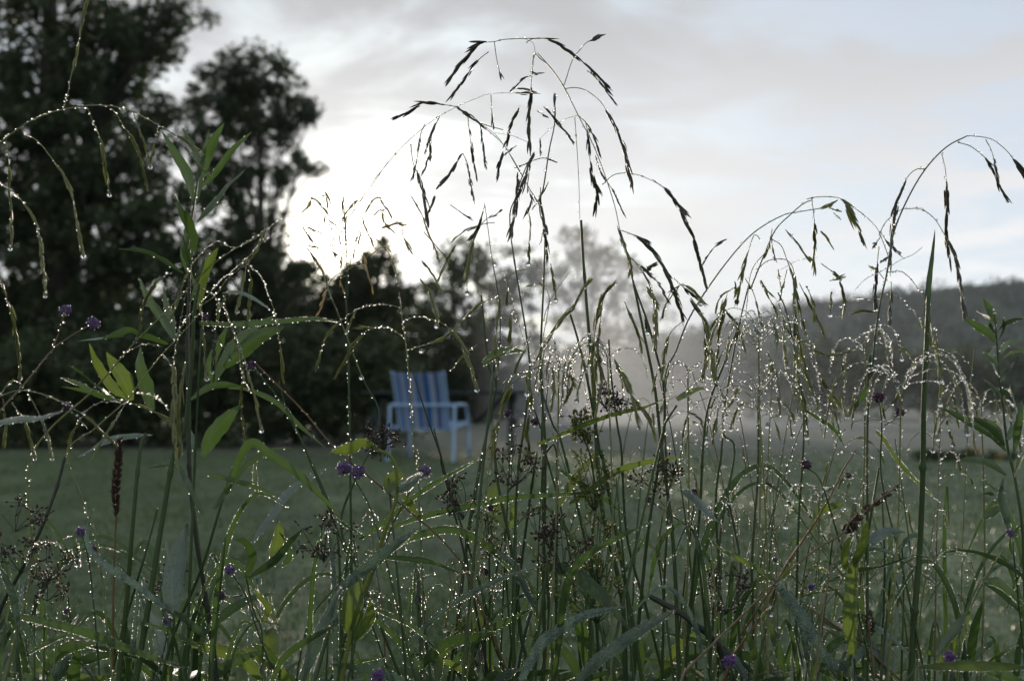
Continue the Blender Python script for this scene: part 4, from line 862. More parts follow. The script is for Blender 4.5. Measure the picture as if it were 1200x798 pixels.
B('R3', 638, 190, 625, 230, 605, 290, 585, 370, 575, 440, 576, 495, s0=0, s1=.97, w=1.4, drop=1, beads=1.2); B('R3', 600, 290, 640, 240, 670, 225, 702, 203, s0=.2, s1=1, w=.7, drop=0, mk='spikd', beads=.3); B('R3', 610, 262, 570, 275, 520, 316, s0=0, s1=1, w=.7, mk='spikd', drop=0, beads=.3)
B('R3', 375, 155, 410, 215, 430, 270, 455, 330, 476, 392, s0=.1, s1=1, w=.8, mk='spikg', drop=0, beads=.3); B('R3', 460, 152, 445, 190, 430, 232, s0=0, s1=1, w=.9, mk='spikd', drop=0, beads=.3)
B('R3', 400, 100, 415, 140, 428, 230, s0=.1, s1=1, w=1.1, mk='spikd', drop=0, beads=.3); B('R3', 535, 330, 500, 390, 470, 460, s0=0, s1=1, w=1, drop=0, beads=.3); B('R3', 420, 283, 470, 340, 516, 396, s0=.2, s1=.9, w=.7, drop=0, beads=.3); B('R3', 412, 385, 440, 420, 465, 460, 485, 502, s0=0, s1=1, w=.9, drop=0, beads=.3)
B('R3', 515, 185, 550, 210, 590, 238, s0=.5, s1=1, w=.9, mk='spikd', drop=0, beads=.3)

# --- right arch
p = Plant('panicle_grass', 'high arching grass at the right, dark seed tips dangling above the hill', 'grass', T('I', 640, 780, 640, 300) + T('F', 640, 700, 650, 450) + T('R6', 215, 798, 228, 650, 245, 540, 265, 450, 285, 330, 330, 220, 385, 128, 450, 60, 515, 25), 0.60)
p.stem(2.0, 0.7, 'stem', nodes=False, beads=1.0)
B('R6', 515, 25, 550, 27, 590, 35, 620, 55, 650, 85, 692, 145, 705, 165, s0=.62, s1=1, w=1.9, mk='spikd', drop=0, dz=0)
B('R6', 485, 45, 520, 55, 550, 75, 580, 105, 605, 160, 622, 195, 641, 220, s0=.45, s1=1, w=1.3, mk='spikd', drop=1, dz=.02); B('R6', 572, 36, 590, 70, 600, 110, 612, 170, s0=.5, s1=1, w=1.0, mk='spikd', drop=0)
B('R6', 385, 128, 360, 128, 335, 145, 318, 178, 298, 222, 285, 260, 282, 320, s0=.36, s1=1, w=1.35, mk='spikd', drop=0); B('R6', 298, 230, 288, 290, 278, 360, 275, 462, s0=.05, s1=1, w=1.2, mk='spikd', drop=0)
B('R6', 435, 80, 445, 120, 449, 160, 450, 215, 453, 240, 452, 300, 453, 352, 465, 420, s0=.2, s1=1, w=1.4, mk='spikd', drop=0, dz=0)
B('R6', 328, 252, 370, 253, 410, 280, 440, 325, 470, 380, 485, 440, 498, 510, 506, 588, s0=.42, s1=1, w=1.3, mk='spikd', drop=0); B('R6', 240, 335, 260, 295, 300, 260, 330, 250, s0=1, s1=0, beads=1)
B('R6', 275, 420, 262, 380, 240, 322, 262, 350, 280, 366, s0=.7, s1=1, w=1.3, mk='spikd', drop=0); B('R6', 246, 335, 235, 355, 218, 378, s0=0, s1=1, w=1.1, mk='spikd', drop=0); B('R6', 240, 370, 234, 430, 229, 490, 230, 560, s0=.2, s1=1, w=1.3, mk='spikd')
B('R6', 272, 402, 258, 412, 243, 422, s0=0, s1=1, w=1, mk='spikd', drop=0); B('R6', 285, 375, 305, 392, s0=0, s1=1, w=1, mk='spikd', drop=0); B('R6', 278, 480, 276, 540, 273, 612, s0=.15, s1=1, w=1.3, mk='spikd')
B('R6', 375, 372, 345, 395, 310, 410, 260, 440, 200, 470, 165, 505, s0=1, s1=0, beads=.7, r=.35); B('R6', 265, 450, 310, 448, 345, 478, 378, 528, s0=1, s1=0, beads=1.5); B('R6', 255, 470, 230, 440, 215, 445, s0=.4, s1=1)
B('R6', 235, 520, 290, 520, 340, 565, 365, 600, 390, 650, 420, 700, s0=.55, s1=1, w=1.1, beads=1.7); B('R6', 385, 540, 400, 600, 415, 680, 430, 780, s0=.05, s1=1, w=1.1, beads=1.2)
B('R6', 225, 640, 190, 640, 160, 665, s0=1, s1=0, beads=2); B('R6', 245, 575, 200, 570, 150, 580, 80, 590, s0=.1, s1=.5, beads=1.4, w=1.1); B('R6', 240, 530, 190, 535, 140, 540, 115, 560, s0=1, s1=0, beads=1.8)
B('R6', 240, 665, 262, 672, 282, 662, s0=1, s1=0, beads=2)

# --- left of it: two arching grasses
p = Plant('panicle_grass', 'arching grass right of centre whose tip bends over with a clear drop at its end', 'grass', T('I', 90, 798, 130, 300, 180, 0) + T('F', 140, 700, 180, 420, 230, 200) + T('R5', 395, 400, 440, 290, 480, 200, 530, 148, 575, 110, 600, 100), 0.61)
p.stem(1.9, 0.6, 'stem', nodes=False, beads=1.0)
B('R6', 15, 222, 50, 215, 100, 216, 125, 225, 150, 270, 170, 300, 188, 345, s0=.42, s1=1, w=1.9, mk='spik', drop=1, dz=0); B('R6', 112, 225, 95, 235, 72, 247, s0=0, s1=1, w=1.2, drop=0); B('R6', 130, 230, 165, 250, 205, 282, 232, 310, 245, 335, s0=1, s1=0, beads=1.2)
B('R6', 30, 222, 36, 270, 40, 330, 37, 440, s0=.35, s1=1, w=1.3); B('R6', 60, 322, 75, 340, 90, 364, s0=0, s1=1, w=1, drop=0); B('R6', 85, 250, 120, 260, s0=0, s1=1, w=.8, drop=0); B('R6', 98, 265, 122, 287, s0=0, s1=1, w=.8, drop=0)
B('R5', 515, 198, 550, 235, 570, 265, 600, 303, s0=.05, s1=1, w=1.1, drop=0); B('R5', 470, 195, 460, 250, 443, 292, s0=.2, s1=1, w=.9, drop=0); B('R5', 470, 250, 480, 298, s0=0, s1=1, w=.7, drop=0); B('R5', 490, 330, 497, 385, s0=0, s1=1, w=.8, drop=0); B('R5', 520, 330, 505, 390, 495, 432, s0=.3, s1=1, w=.8, drop=0)
B('R5', 450, 270, 400, 340, 378, 500, 330, 700, s0=1, s1=0, beads=.8, r=.5)
B('R5', 430, 230, 410, 215, 385, 290, 370, 350, 352, 430, s0=.3, s1=1, w=1.3)
B('R5', 470, 230, 500, 250, 520, 300, 540, 360, 555, 430, 580, 540, s0=.3, s1=1, w=1.2); B('R5', 430, 367, 445, 390, 465, 412, s0=0, s1=1, w=1, drop=0)
B('R5', 380, 360, 410, 415, 440, 520, 500, 560, s0=.1, s1=.7, w=1.0, beads=1.1); B('R5', 345, 370, 350, 420, s0=0, s1=1, w=.8, drop=0); B('R5', 345, 390, 300, 420, 280, 470, s0=.2, s1=1, w=.9, drop=0)
B('R5', 305, 460, 330, 490, 360, 540, 380, 600, s0=.1, s1=1, w=1.1); B('R5', 300, 475, 275, 510, 255, 540, s0=.1, s1=1, w=1.1, drop=0)
p = Plant('panicle_grass', 'grass right of centre bowing over low, its thin arc crossing the white sky', 'grass', T('H', 1110, 798, 1120, 420, 1130, 200) + T('R5', 110, 720, 150, 600, 200, 480, 300, 330, 400, 215, 500, 152, 560, 138, 640, 125), 0.64)
p.stem(2.0, 0.5, 'stem', nodes=False, beads=1.0)
B('R5', 70, 30, 110, 60, 145, 100, 178, 138, 160, 130, s0=.3, s1=1, w=1.2, mk='spikd', drop=0); B('R5', 160, 125, 175, 160, 200, 210, 225, 290, 247, 372, s0=0, s1=1, w=1.3, mk='spikd', drop=0, dz=0)
B('R5', 318, 230, 285, 248, 258, 280, 236, 316, s0=.0, s1=1, w=.9, mk='spikd', drop=0, beads=.4)
B('R5', -10, 210, 40, 228, 70, 265, 100, 310, 135, 380, 155, 430, 171, 492, s0=.1, s1=1, w=1.3, mk='spikd', drop=0, dz=0); B('R5', 142, 360, 180, 395, 232, 436, s0=0, s1=1, w=1.2, mk='spikd', drop=0); B('R5', 30, 342, 55, 325, 76, 315, s0=.3, s1=1, w=1.3, mk='spikd', drop=0)
B('R5', 200, 430, 230, 480, 250, 540, 265, 610, 276, 695, s0=0, s1=1, w=1.4, mk='spikd', drop=1); B('R5', 245, 560, 250, 620, 236, 690, s0=0, s1=1, w=1.1, drop=1); B('R5', 160, 385, 135, 420, 118, 445, s0=0, s1=1, w=.8, drop=0)
B('R5', 50, 390, 80, 440, 80, 520, s0=0, s1=1, w=1.4, mk='spik'); B('R5', 0, 290, 30, 330, 60, 380, 75, 470, s0=.1, s1=.7, w=1.0); B('R5', 500, 330, 560, 300, 620, 290, s0=1, s1=0, r=.3, beads=.6)
B('R5', 420, 330, 460, 300, 520, 300, 545, 350, 545, 470, 575, 640, 600, 720, s0=.3, s1=1, w=1.4, mk='spik', drop=1)

# --- beaded fountains of fine grass
def fountain(label, c, foot, Y, arms, rad, up, mk='spik', stem='stemlight'):
    global p
    p = Plant('fine_grass', label, 'grass', [foot, ((foot[0] + c[0]) / 2 + 4, (foot[1] + c[1]) / 2), c], Y, group='fine beaded grass sprays')
    p.stem(1.6, 0.9, stem, nodes=False, beads=1.0)
    for k in range(int(arms * .58)):
        sg = RS.choice([-1, 1]); ex = sg * rad * RS.uniform(.25, 1.0); h = up * RS.uniform(.15, 1.15)
        st = (c[0] + RS.uniform(-4, 4), c[1] + RS.uniform(0, 1) ** 2 * up * RS.choice([.4, 1.0, 1.8]))
        pts = [st, (st[0] + ex * .25, st[1] - h * .8), (st[0] + ex * .62, st[1] - h * .9), (st[0] + ex * .88, st[1] - h * .35 + abs(ex) * .15), (st[0] + ex * 1.0, st[1] + abs(ex) * RS.uniform(.35, 1.0))]
        B('P', *[x for q in pts for x in q], s0=RS.choice([.55, .7, 1.0], p=[.35, .3, .35]), s1=1, w=RS.uniform(.7, 1.05), mk=mk, beads=2.1, r=.4, drop=.3)
fountain('fine grass spray, a fountain of white beads right of the mist centre', (889, 392), (885, 760), .57, 26, 72, 34)
fountain('lower fountain of beaded grass arcs in front of the misty field', (889, 462), (900, 800), .55, 26, 92, 34)
fountain('beaded grass spray under the two purple clover heads at the right', (1056, 450), (1040, 800), .57, 22, 95, 40)
fountain('beaded grass spray at the centre just right of the tallest stem', (712, 418), (716, 800), .56, 22, 62, 26)
fountain('small beaded grass spray left of the tall reed blade', (1015, 395), (1000, 790), .60, 12, 46, 26)
fountain('small beaded grass spray between the picnic table and the goldenrod', (655, 425), (640, 800), .58, 16, 44, 30)
fountain('low beaded grass spray over the lawn at the lower right', (960, 580), (950, 800), .58, 12, 50, 24)
fountain('low beaded grass spray at the lower left above the pale leaf', (70, 640), (60, 800), .55, 10, 55, 26)
fountain('small beaded grass spray in front of the field, right of the smooth stems', (806, 430), (800, 800), .60, 14, 50, 32)
fountain('low beaded grass spray on the lawn between goldenrod and red stem', (830, 600), (838, 800), .59, 14, 60, 26)
fountain('beaded grass spray half hidden behind the right leafy stem', (1150, 470), (1150, 800), .66, 12, 60, 30)

# --- dense husk culms at the centre
p = Plant('panicle_grass', 'grass with thick folded husks in front of the right end of the picnic table', 'grass', T('H', 420, 798, 480, 300) + T('E', 520, 798, 560, 620, 580, 560, 640, 510, 700, 480, 760, 470), 0.56)
p.stem(1.6, .6, 'stemlight', nodes=False, beads=1)
B('E', 590, 560, 560, 620, 540, 690, 520, 798, s0=0, s1=1, w=1.9); B('E', 575, 570, 600, 500, 640, 420, 655, 380, s0=.1, s1=.6, w=1.2, beads=1.8, drop=0); B('E', 640, 520, 655, 600, 645, 700, 650, 798, s0=0, s1=1, w=1.6, beads=1.5); B('E', 525, 690, 520, 798, 512, 840, s0=0, s1=1, w=1.3, drop=1)
B('E', 650, 500, 700, 420, 760, 330, 800, 280, s0=.1, s1=1, w=1.2, beads=1.2); B('E', 500, 470, 560, 440, 640, 405, s0=.0, s1=.3, beads=2)
for k, (a, nm) in enumerate((((725, 450, 735, 560, 725, 640), 0), ((880, 400, 900, 520, 885, 640), 0), ((905, 260, 890, 400, 880, 520), 0), ((960, 480, 1000, 560, 1030, 690), 0), ((760, 500, 800, 540, 760, 640), 0))):
    B('E', *a, s0=.1, s1=1, w=1.3, beads=1.2)
B('E', 885, 640, 870, 480, 880, 350, 905, 250, 955, 195, s0=.1, s1=.95, w=1.4, beads=1.2, drop=0)
p = Plant('panicle_grass', 'grass with nodding husks between the smooth stems right of centre', 'grass', T('H', 1010, 798, 1060, 300) + T('E', 1120, 650, 1080, 400, 1010, 190, 985, 80, 965, 15), 0.62)
p.stem(2.6, .9, 'stem', beads=.4)
B('E', 985, 95, 965, 30, 1000, 130, 1000, 170, s0=.1, s1=1, w=1.2, mk='spik'); B('E', 970, 15, 1020, 35, 1055, 65, 1100, 120, 1140, 200, 1182, 310, s0=.15, s1=1, w=1.3, mk='spikd', drop=0); B('E', 1000, 110, 1060, 160, 1100, 200, 1130, 260, s0=.2, s1=1, w=1, mk='spikd')
B('E', 980, 260, 1010, 330, 1030, 380, 1040, 430, s0=.1, s1=1, w=1.3, drop=1); B('E', 1040, 160, 1065, 150, 1080, 135, s0=.3, s1=1, w=1.3, drop=0, mk='spikd'); B('E', 1075, 210, 1090, 330, 1085, 420, s0=.1, s1=1, w=1.5)
B('E', 1182, 200, 1140, 230, 1110, 320, s0=.1, s1=1, w=.9, mk='spikd'); B('E', 1050, 300, 1060, 360, s0=0, s1=1, w=1.2, mk='spikd'); B('E', 1182, 330, 1140, 370, 1120, 440, 1110, 520, s0=.3, s1=1, w=1.2)
B('E', 945, 460, 1000, 580, 1060, 660, 1090, 740, s0=0, s1=1, w=1.2)
p = Plant('panicle_grass', 'grass with green husks and drops hanging before the dark foot of the hill', 'grass', T('I', 390, 798, 400, 300) + T('F', 420, 700, 400, 500, 360, 300, 330, 230), 0.60)
p.stem(1.9, .8, 'stem', nodes=False, beads=.7)
for v in ((365, 125, 385, 190, 390, 260, 388, 362), (270, 190, 300, 250, 330, 310), (330, 260, 350, 330, 350, 400, 360, 480), (370, 390, 420, 400, 460, 430, 505, 450), (630, 400, 600, 425, 550, 440, 505, 448), (400, 400, 395, 500, 420, 600, 435, 740),
          (385, 420, 400, 520, 405, 630), (405, 200, 430, 250, 455, 300, 490, 375), (430, 210, 450, 260, 458, 325), (0, 200, 40, 230, 62, 258), (30, 250, 70, 310, 95, 400, 110, 530), (80, 420, 78, 470, 68, 525), (120, 330, 150, 250, 122, 385),
          (145, 290, 190, 340, 190, 370), (205, 545, 180, 590, 160, 620), (290, 430, 305, 470, 300, 510), (480, 130, 540, 180, 560, 260, 555, 290), (510, 190, 540, 180, 566, 174), (515, 230, 512, 300), (560, 450, 565, 520, 555, 600, 565, 655), (600, 560, 590, 610, 570, 655),
          (475, 515, 500, 560, 545, 620), (700, 640, 735, 600, 760, 560), (820, 320, 850, 370, 880, 430), (870, 350, 885, 430, 895, 540, 892, 610), (745, 410, 780, 440, 800, 480), (710, 520, 690, 600, 700, 660), (930, 680, 915, 670, 935, 750)):
    B('F', *v, s0=RS.uniform(0, .25), s1=1, w=RS.uniform(.95, 1.35), beads=1.0, drop=.5)

# --- smooth culms
GC = 'smooth green culms without seed heads'
def culm(label, pts, Y, r0, r1, m_='stem', beads=0.12, lean=0.0, leafs=(), group=None, name='grass_culm'):
    global p
    p = Plant(name, label, 'grass', pts, Y, group=group, lean=lean); p.stem(r0, r1, m_, beads=beads)
    for l_ in leafs: p.leaf(l_[0], l_[1], l_[2] if len(l_) > 2 else 'leaf')
    return p
culm('smooth blue green reed stem rising into the pale tree, right of the tallest grass', T('H', 985, 798, 970, 500, 900, 180) + T('E', 875, 600, 862, 420, 850, 280, 838, 120, 830, -20), .66, 3.4, 1.6, beads=.05)
culm('thick dark green stem crossing the lawn, first from the bristly spike', T('G', 410, 798, 440, 500, 460, 250, 485, 0, 505, -60), .57, 3.6, 2.0, beads=.06)
culm('thick dark green stem crossing the lawn, second from the bristly spike', T('G', 470, 798, 520, 500, 560, 250, 605, 0) + T('D', 640, 700, 660, 500, 672, 300, 690, 200), .57, 4.2, 2.0, beads=.08)
culm('near black stem slanting up behind the folded pale leaf', T('G', 750, 798, 735, 650, 700, 430, 678, 300, 660, 130, 652, 0) + T('D', 650, 650, 648, 400, 655, 200, 655, 80), .62, 3.2, 1.6, 'stemdark', beads=.1)
culm('dark stem at the far left leaning right past the seed clusters', T('G', -40, 700, 0, 550, 80, 400, 150, 250, 195, 130, 225, 20), .60, 3.2, 1.8, 'stemdark', beads=.2)
culm('thin black stem leaning in front of the striped chair, right of the beaded stem', T('H', 80, 400, 20, 200) [:0] + T('H', 440, 420, 400, 250, 345, 40) + T('E', 345, 798, 290, 640, 240, 480), .63, 1.7, .7, 'stemdark', beads=.05)
culm('thin green stem slanting left of the chair towards the golden seed head', T('H', 60, 420, 0, 230) + T('E', 130, 690, 80, 540, 30, 420, 0, 340, -30, 260), .63, 1.7, .8, beads=.1)
for i, (pts, r0, r1, Y, w) in enumerate((
    (T('H', 440, 330, 380, 150, 340, 0) + T('E', 320, 700), 1.6, 1.0, .64, 'leaning left under the chair'),
    (T('H', 370, 798, 400, 600, 440, 270, 490, 0) + T('E', 535, 560, 510, 480, 485, 240), 2.0, 1.0, .66, 'right of the chair, its tip left of the picnic table end'),
    (T('H', 640, 720, 620, 620, 590, 350, 545, 130, 530, 0), 2.6, 1.6, .63, 'behind the dark seed clusters at the centre'),
    (T('H', 745, 640, 744, 400, 745, 0) + T('R7', 253, 500, 253, 300, 245, 100), 2.2, 1.2, .64, 'third to the right of the table leg'),
    (T('H', 900, 798, 860, 400, 770, 0) + T('E', 730, 680, 690, 560), 2.2, 1.2, .67, 'slanting from lower right to the centre'),
    (T('H', 1010, 600, 960, 330, 900, 0) + T('R7', 480, 520, 430, 230, 390, 60, 360, -40), 2.8, 1.2, .61, 'yellow green, right of the goldenrod buds'),
    (T('H', 1060, 560, 990, 300, 970, 0) + T('R7', 545, 400, 520, 200, 510, 60), 1.9, 1.0, .66, 'between the yellow green stem and the field'),
    (T('H', 1170, 798, 1150, 330, 1110, 0) + T('R7', 715, 480, 690, 250, 640, 0) + T('E', 1010, 190), 2.8, 1.4, .60, 'thickest in front of the misty field'),
    (T('H', 300, 700, 285, 560, 280, 400), 1.8, 1.0, .60, 'short, below the beaded stem'),
    (T('I', 250, 700, 240, 400, 258, 130, 262, 0) + T('F', 262, 560), 2.0, 1.2, .66, 'under the lower fountain of beads'),
    (T('I', 5, 798, 30, 500, 60, 200, 70, 0) + T('F', 90, 620, 150, 460, 185, 370), 2.2, 1.2, .62, 'leaning right at the edge of the misty field'),
    (T('I', 120, 798, 130, 500, 115, 180, 135, 0) + T('F', 140, 640), 2.0, 1.2, .64, 'upright in front of the dark twig'),
    (T('I', 200, 700, 190, 500, 200, 380, 150, 130), 1.9, 1.2, .63, 'bent beside the dark seed cluster at lower right'),
    (T('H', 500, 560, 540, 700, 600, 798)[::-1] + T('H', 495, 500), 1.6, 1.1, .66, 'dark and slanting left at the bottom centre'),
    (T('H', 500, 798, 495, 560, 560, 798)[:2] + T('H', 480, 450), 1.6, 1.1, .64, 'short, beside the curved bright leaf at the bottom'),
    (T('H', 700, 760, 720, 560, 700, 300, 700, 0), 2.4, 1.4, .62, 'dark green, running beside the tallest grass'),
    (T('H', 830, 760, 800, 420, 760, 200, 705, 0) + T('R7', 270, 480, 220, 330), 1.9, 1.0, .65, 'slanting left behind the goldenrod buds'),
    (T('G', 560, 798, 600, 640, 700, 400, 770, 170, 830, 0), 2.4, 1.4, .61, 'leaning right under the left leafy stem'),
    (T('G', 430, 600, 510, 330, 545, 200, 470, 40)[:3], 2.0, 1.2, .62, 'short and leaning right between the two thick dark stems'),
    (T('G', 1180, 500, 1160, 250, 1060, 0) + T('D', 1000, 660, 965, 540), 1.8, 1.0, .62, 'leaning left, left of the chair on the lawn'),
    (T('I', 470, 700, 500, 480, 520, 300), 1.4, 1.0, .66, 'thin, below the red stem'),
    (T('I', 690, 700, 700, 400, 690, 150), 1.8, 1.0, .66, 'left of the tall reed blade, low'),
    (T('I', 760, 700, 765, 500, 760, 330), 1.6, 1.0, .67, 'hugging the tall reed blade on its left'))):
    culm('smooth green grass stem ' + w, pts, Y, r0, r1, beads=.15, group=GC)
# tall reed blade at the right
p = Plant('reed', 'tall stiff dark green reed blade standing alone in front of the hill', 'reed', T('I', 790, 798, 800, 600, 820, 350, 832, 60) + T('F', 835, 620, 845, 400, 852, 240), .60)
p.stem(4.3, 2.6, 'stem', beads=.15)
p.leaf([(1086, 370), (1089, 330), (1093, 296), (1096, 268)], 7, 'dark', edge=.3, twist=.2, basew=.9, peak=.1, tipw=.02, dz=0)

# --- leafy stems
p = Plant('leafy_wildflower', 'tall stem with long pointed green leaves rising over the left trees', 'wildflower', T('G', 740, 700, 700, 430, 660, 100) + T('D', 655, 640, 650, 400, 655, 200) + [(219, 300), (224, 262), (228, 235), (231, 215), (233, 195)], .64)
p.stem(2.8, 1.2, 'stem', beads=.25)
Lf = lambda tile, *v, w=14, m='leaf', **k: p.leaf(T(tile, *v), w, m, **k)
Lf('R2', 132, 325, 110, 240, 70, 170, 28, 98, w=13, edge=.15, twist=.2); Lf('R2', 160, 260, 175, 190, 200, 130, 235, 68, w=12, edge=.15, twist=-.3); Lf('R2', 150, 290, 200, 240, 260, 160, 328, 98, w=8, edge=.15)
Lf('R2', 143, 398, 190, 340, 240, 280, 308, 222, w=14, m='dark', edge=.1, twist=.5); Lf('R2', 138, 498, 120, 430, 90, 360, 60, 288, w=16, edge=.1, twist=.2); Lf('R2', 128, 590, 105, 540, 95, 490, 100, 445, w=9, edge=.1)
Lf('R2', 155, 260, 150, 200, 120, 130, 95, 85, w=8, m='dark', edge=.1); Lf('R2', 145, 330, 150, 280, 160, 240, 165, 200, w=9, edge=.1); Lf('R2', 150, 250, 170, 160, 185, 90, w=6, m='leaf', edge=.1)
Lf('D', 635, 165, 560, 120, 500, 92, 408, 80, w=11, m='dark', edge=.1, twist=.9); Lf('D', 655, 150, 640, 90, 630, 30, w=12, edge=.1); Lf('D', 640, 0, 650, 60, 665, 110, w=16, m='leaf', edge=.1)
Lf('D', 600, 392, 560, 320, 510, 250, 480, 178, w=12, m='leaf', edge=.15); Lf('D', 600, 392, 590, 320, 575, 270, 566, 212, w=10, edge=.15); Lf('D', 690, 290, 690, 200, 720, 130, 755, 75, w=14, m='bright', edge=.1, fold=.5)
Lf('D', 660, 260, 680, 180, 700, 130, 712, 90, w=9, m='leaf', edge=.1); Lf('D', 580, 410, 500, 385, 440, 368, 350, 392, w=13, edge=.1, m='leaf', twist=.7); Lf('D', 380, 385, 330, 390, 268, 398, w=3, m='pale', edge=0)
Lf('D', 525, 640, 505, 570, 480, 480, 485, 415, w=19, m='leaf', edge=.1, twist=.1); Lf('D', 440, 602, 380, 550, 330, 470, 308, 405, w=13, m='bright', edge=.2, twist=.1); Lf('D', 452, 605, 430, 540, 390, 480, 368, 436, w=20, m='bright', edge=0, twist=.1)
Lf('D', 440, 606, 350, 570, 290, 520, 236, 480, w=9, edge=.15); Lf('D', 420, 608, 330, 580, 270, 545, 210, 525, w=7, edge=.7); Lf('D', 400, 606, 330, 580, 210, 555, w=6, edge=.1)
Lf('D', 700, 798, 730, 730, 780, 670, 832, 618, w=20, m='leaf', edge=.1, twist=.1); Lf('D', 775, 490, 840, 430, 900, 380, 985, 348, w=18, m='leaf', edge=.1, twist=-.2); Lf('D', 740, 540, 800, 420, 880, 350, 950, 310, w=14, m='leaf', edge=.1)
Lf('D', 735, 545, 730, 470, 760, 400, 790, 340, w=13, m='leaf', edge=.1); Lf('D', 790, 560, 860, 565, 960, 610, 1040, 690, 1130, 770, w=7, edge=.1, m='leaf', twist=.5); Lf('D', 660, 600, 720, 560, 790, 552, 900, 580, w=9, edge=.1)
Lf('D', 270, 798, 370, 740, 450, 725, 530, 722, w=11, m='pale', edge=.2, twist=.6); Lf('D', 640, 690, 660, 730, 680, 798, w=8, m='pale', edge=.2)
p = Plant('bladed_grass', 'long level blade edged with beads, pointing right across the dark trees below the sun', 'grass', [(224, 640), (230, 500), (236, 384)], .58)
p.stem(2, 1.2, 'stem'); p.leaf(T('D', 690, 335, 800, 338, 950, 330, 1080, 320, 1185, 332), 9.5, 'leaf', edge=1.5, twist=.75, fold=.2, dz=.04, peak=.3, basew=.6)
p.leaf(T('D', 770, 232, 820, 228, 870, 245, 940, 292), 4.5, 'pale', edge=.1, twist=.2)

p = Plant('leafy_wildflower', 'wildflower stem with small narrow leaves at the right edge before the hill', 'wildflower', T('I', 1182, 380, 1175, 250, 1150, 90) + T('F', 1125, 760, 1108, 610, 1096, 520, 1090, 430, 1082, 330, 1078, 290), .62)
p.stem(2.4, 1.1, 'stem', beads=.12)
for v, w, m_ in (((1085, 402, 1060, 370, 1020, 345, 972, 316), 10, 'leaf'), ((1080, 330, 1072, 300, 1055, 275, 1042, 252), 9, 'leaf'), ((1078, 325, 1050, 310, 1015, 292), 5, 'dark'), ((1088, 372, 1110, 345, 1150, 325, 1190, 318), 5, 'leaf'),
               ((1108, 460, 1140, 440, 1200, 428), 4, 'leaf'), ((1098, 520, 1082, 490, 1075, 450, 1085, 412), 11, 'dark'), ((1100, 440, 1120, 410, 1152, 382), 7, 'leaf'), ((1085, 350, 1090, 320, 1080, 285), 9, 'leaf'), ((1085, 370, 1070, 340, 1075, 310), 8, 'leaf'),
               ((1122, 778, 1070, 720, 980, 670, 895, 628), 10, 'dark'), ((1118, 760, 1080, 700, 1000, 662), 12, 'leaf'), ((1112, 700, 1090, 660, 1085, 720), 9, 'bright'), ((1125, 740, 1150, 700, 1182, 665), 9, 'leaf'), ((1150, 780, 1165, 680, 1175, 600), 9, 'leaf'), ((1108, 590, 1135, 560, 1160, 640), 9, 'leaf'),
               ((1090, 400, 1115, 360, 1110, 310), 6, 'leaf'), ((1095, 480, 1070, 460, 1040, 430), 5, 'leaf'), ((1100, 540, 1125, 500, 1150, 470), 5, 'dark'), ((1106, 590, 1080, 560, 1035, 520), 5, 'dark')):
    Lf('F', *v, w=w, m=m_, edge=.12)
for v, w, m_, e_ in (((1122, 85, 1070, 45, 1010, 30, 955, 30), 9, 'dark', .05), ((1100, 145, 1070, 120, 1038, 98), 6, 'leaf', .1), ((1110, 190, 1075, 215, 1036, 238), 10, 'dark', .1), ((1135, 285, 1120, 220, 1105, 160, 1112, 95), 9, 'pale', .3), ((1150, 90, 1170, 40, 1190, 0), 8, 'leaf', .1), ((1160, 150, 1185, 120, 1200, 90), 8, 'leaf', .1),
                     ((1105, 175, 1070, 150, 1040, 150), 5, 'dark', .1), ((1165, 260, 1140, 330, 1150, 370), 8, 'leaf', .1)):
    Lf('I', *v, w=w, m=m_, edge=e_)

p = Plant('leafy_wildflower', 'green stem with a curling dark leaf and a beaded leaf, lower right corner', 'wildflower', T('I', 955, 760, 965, 690, 1000, 540, 1040, 455, 1080, 390, 1112, 345), .58)
p.stem(1.9, 1.0, 'vine', beads=.5)
Lf('I', 990, 555, 960, 610, 910, 670, 878, 728, w=14, m='dark', edge=.05, twist=.1); Lf('I', 1000, 540, 985, 610, 965, 670, 955, 726, w=9, m='bright', edge=1.2, twist=.5); Lf('I', 1190, 440, 1100, 385, 1000, 352, 920, 352, 855, 360, w=9, m='dark', edge=.15, twist=.8)
Lf('I', 1040, 452, 1100, 455, 1150, 495, 1200, 555, w=14, m='leaf', edge=1.3, twist=.5); Lf('I', 1045, 458, 1110, 500, 1200, 585, w=6, m='dark', edge=.1)
p = Plant('bladed_grass', 'broad leaf lying level along the bottom right corner, beads on its edge', 'grass', [(1010, 840), (1060, 798), (1074, 781)], .54)
p.leaf(T('I', 820, 748, 900, 745, 1000, 742, 1100, 745, 1200, 752), 13, 'bright', edge=1.3, twist=1.0, fold=.2, peak=.5); p.leaf(T('I', 1040, 760, 1100, 775, 1190, 800), 10, 'leaf', edge=1.2)
p.stem(1.5, 1.0, 'stem')

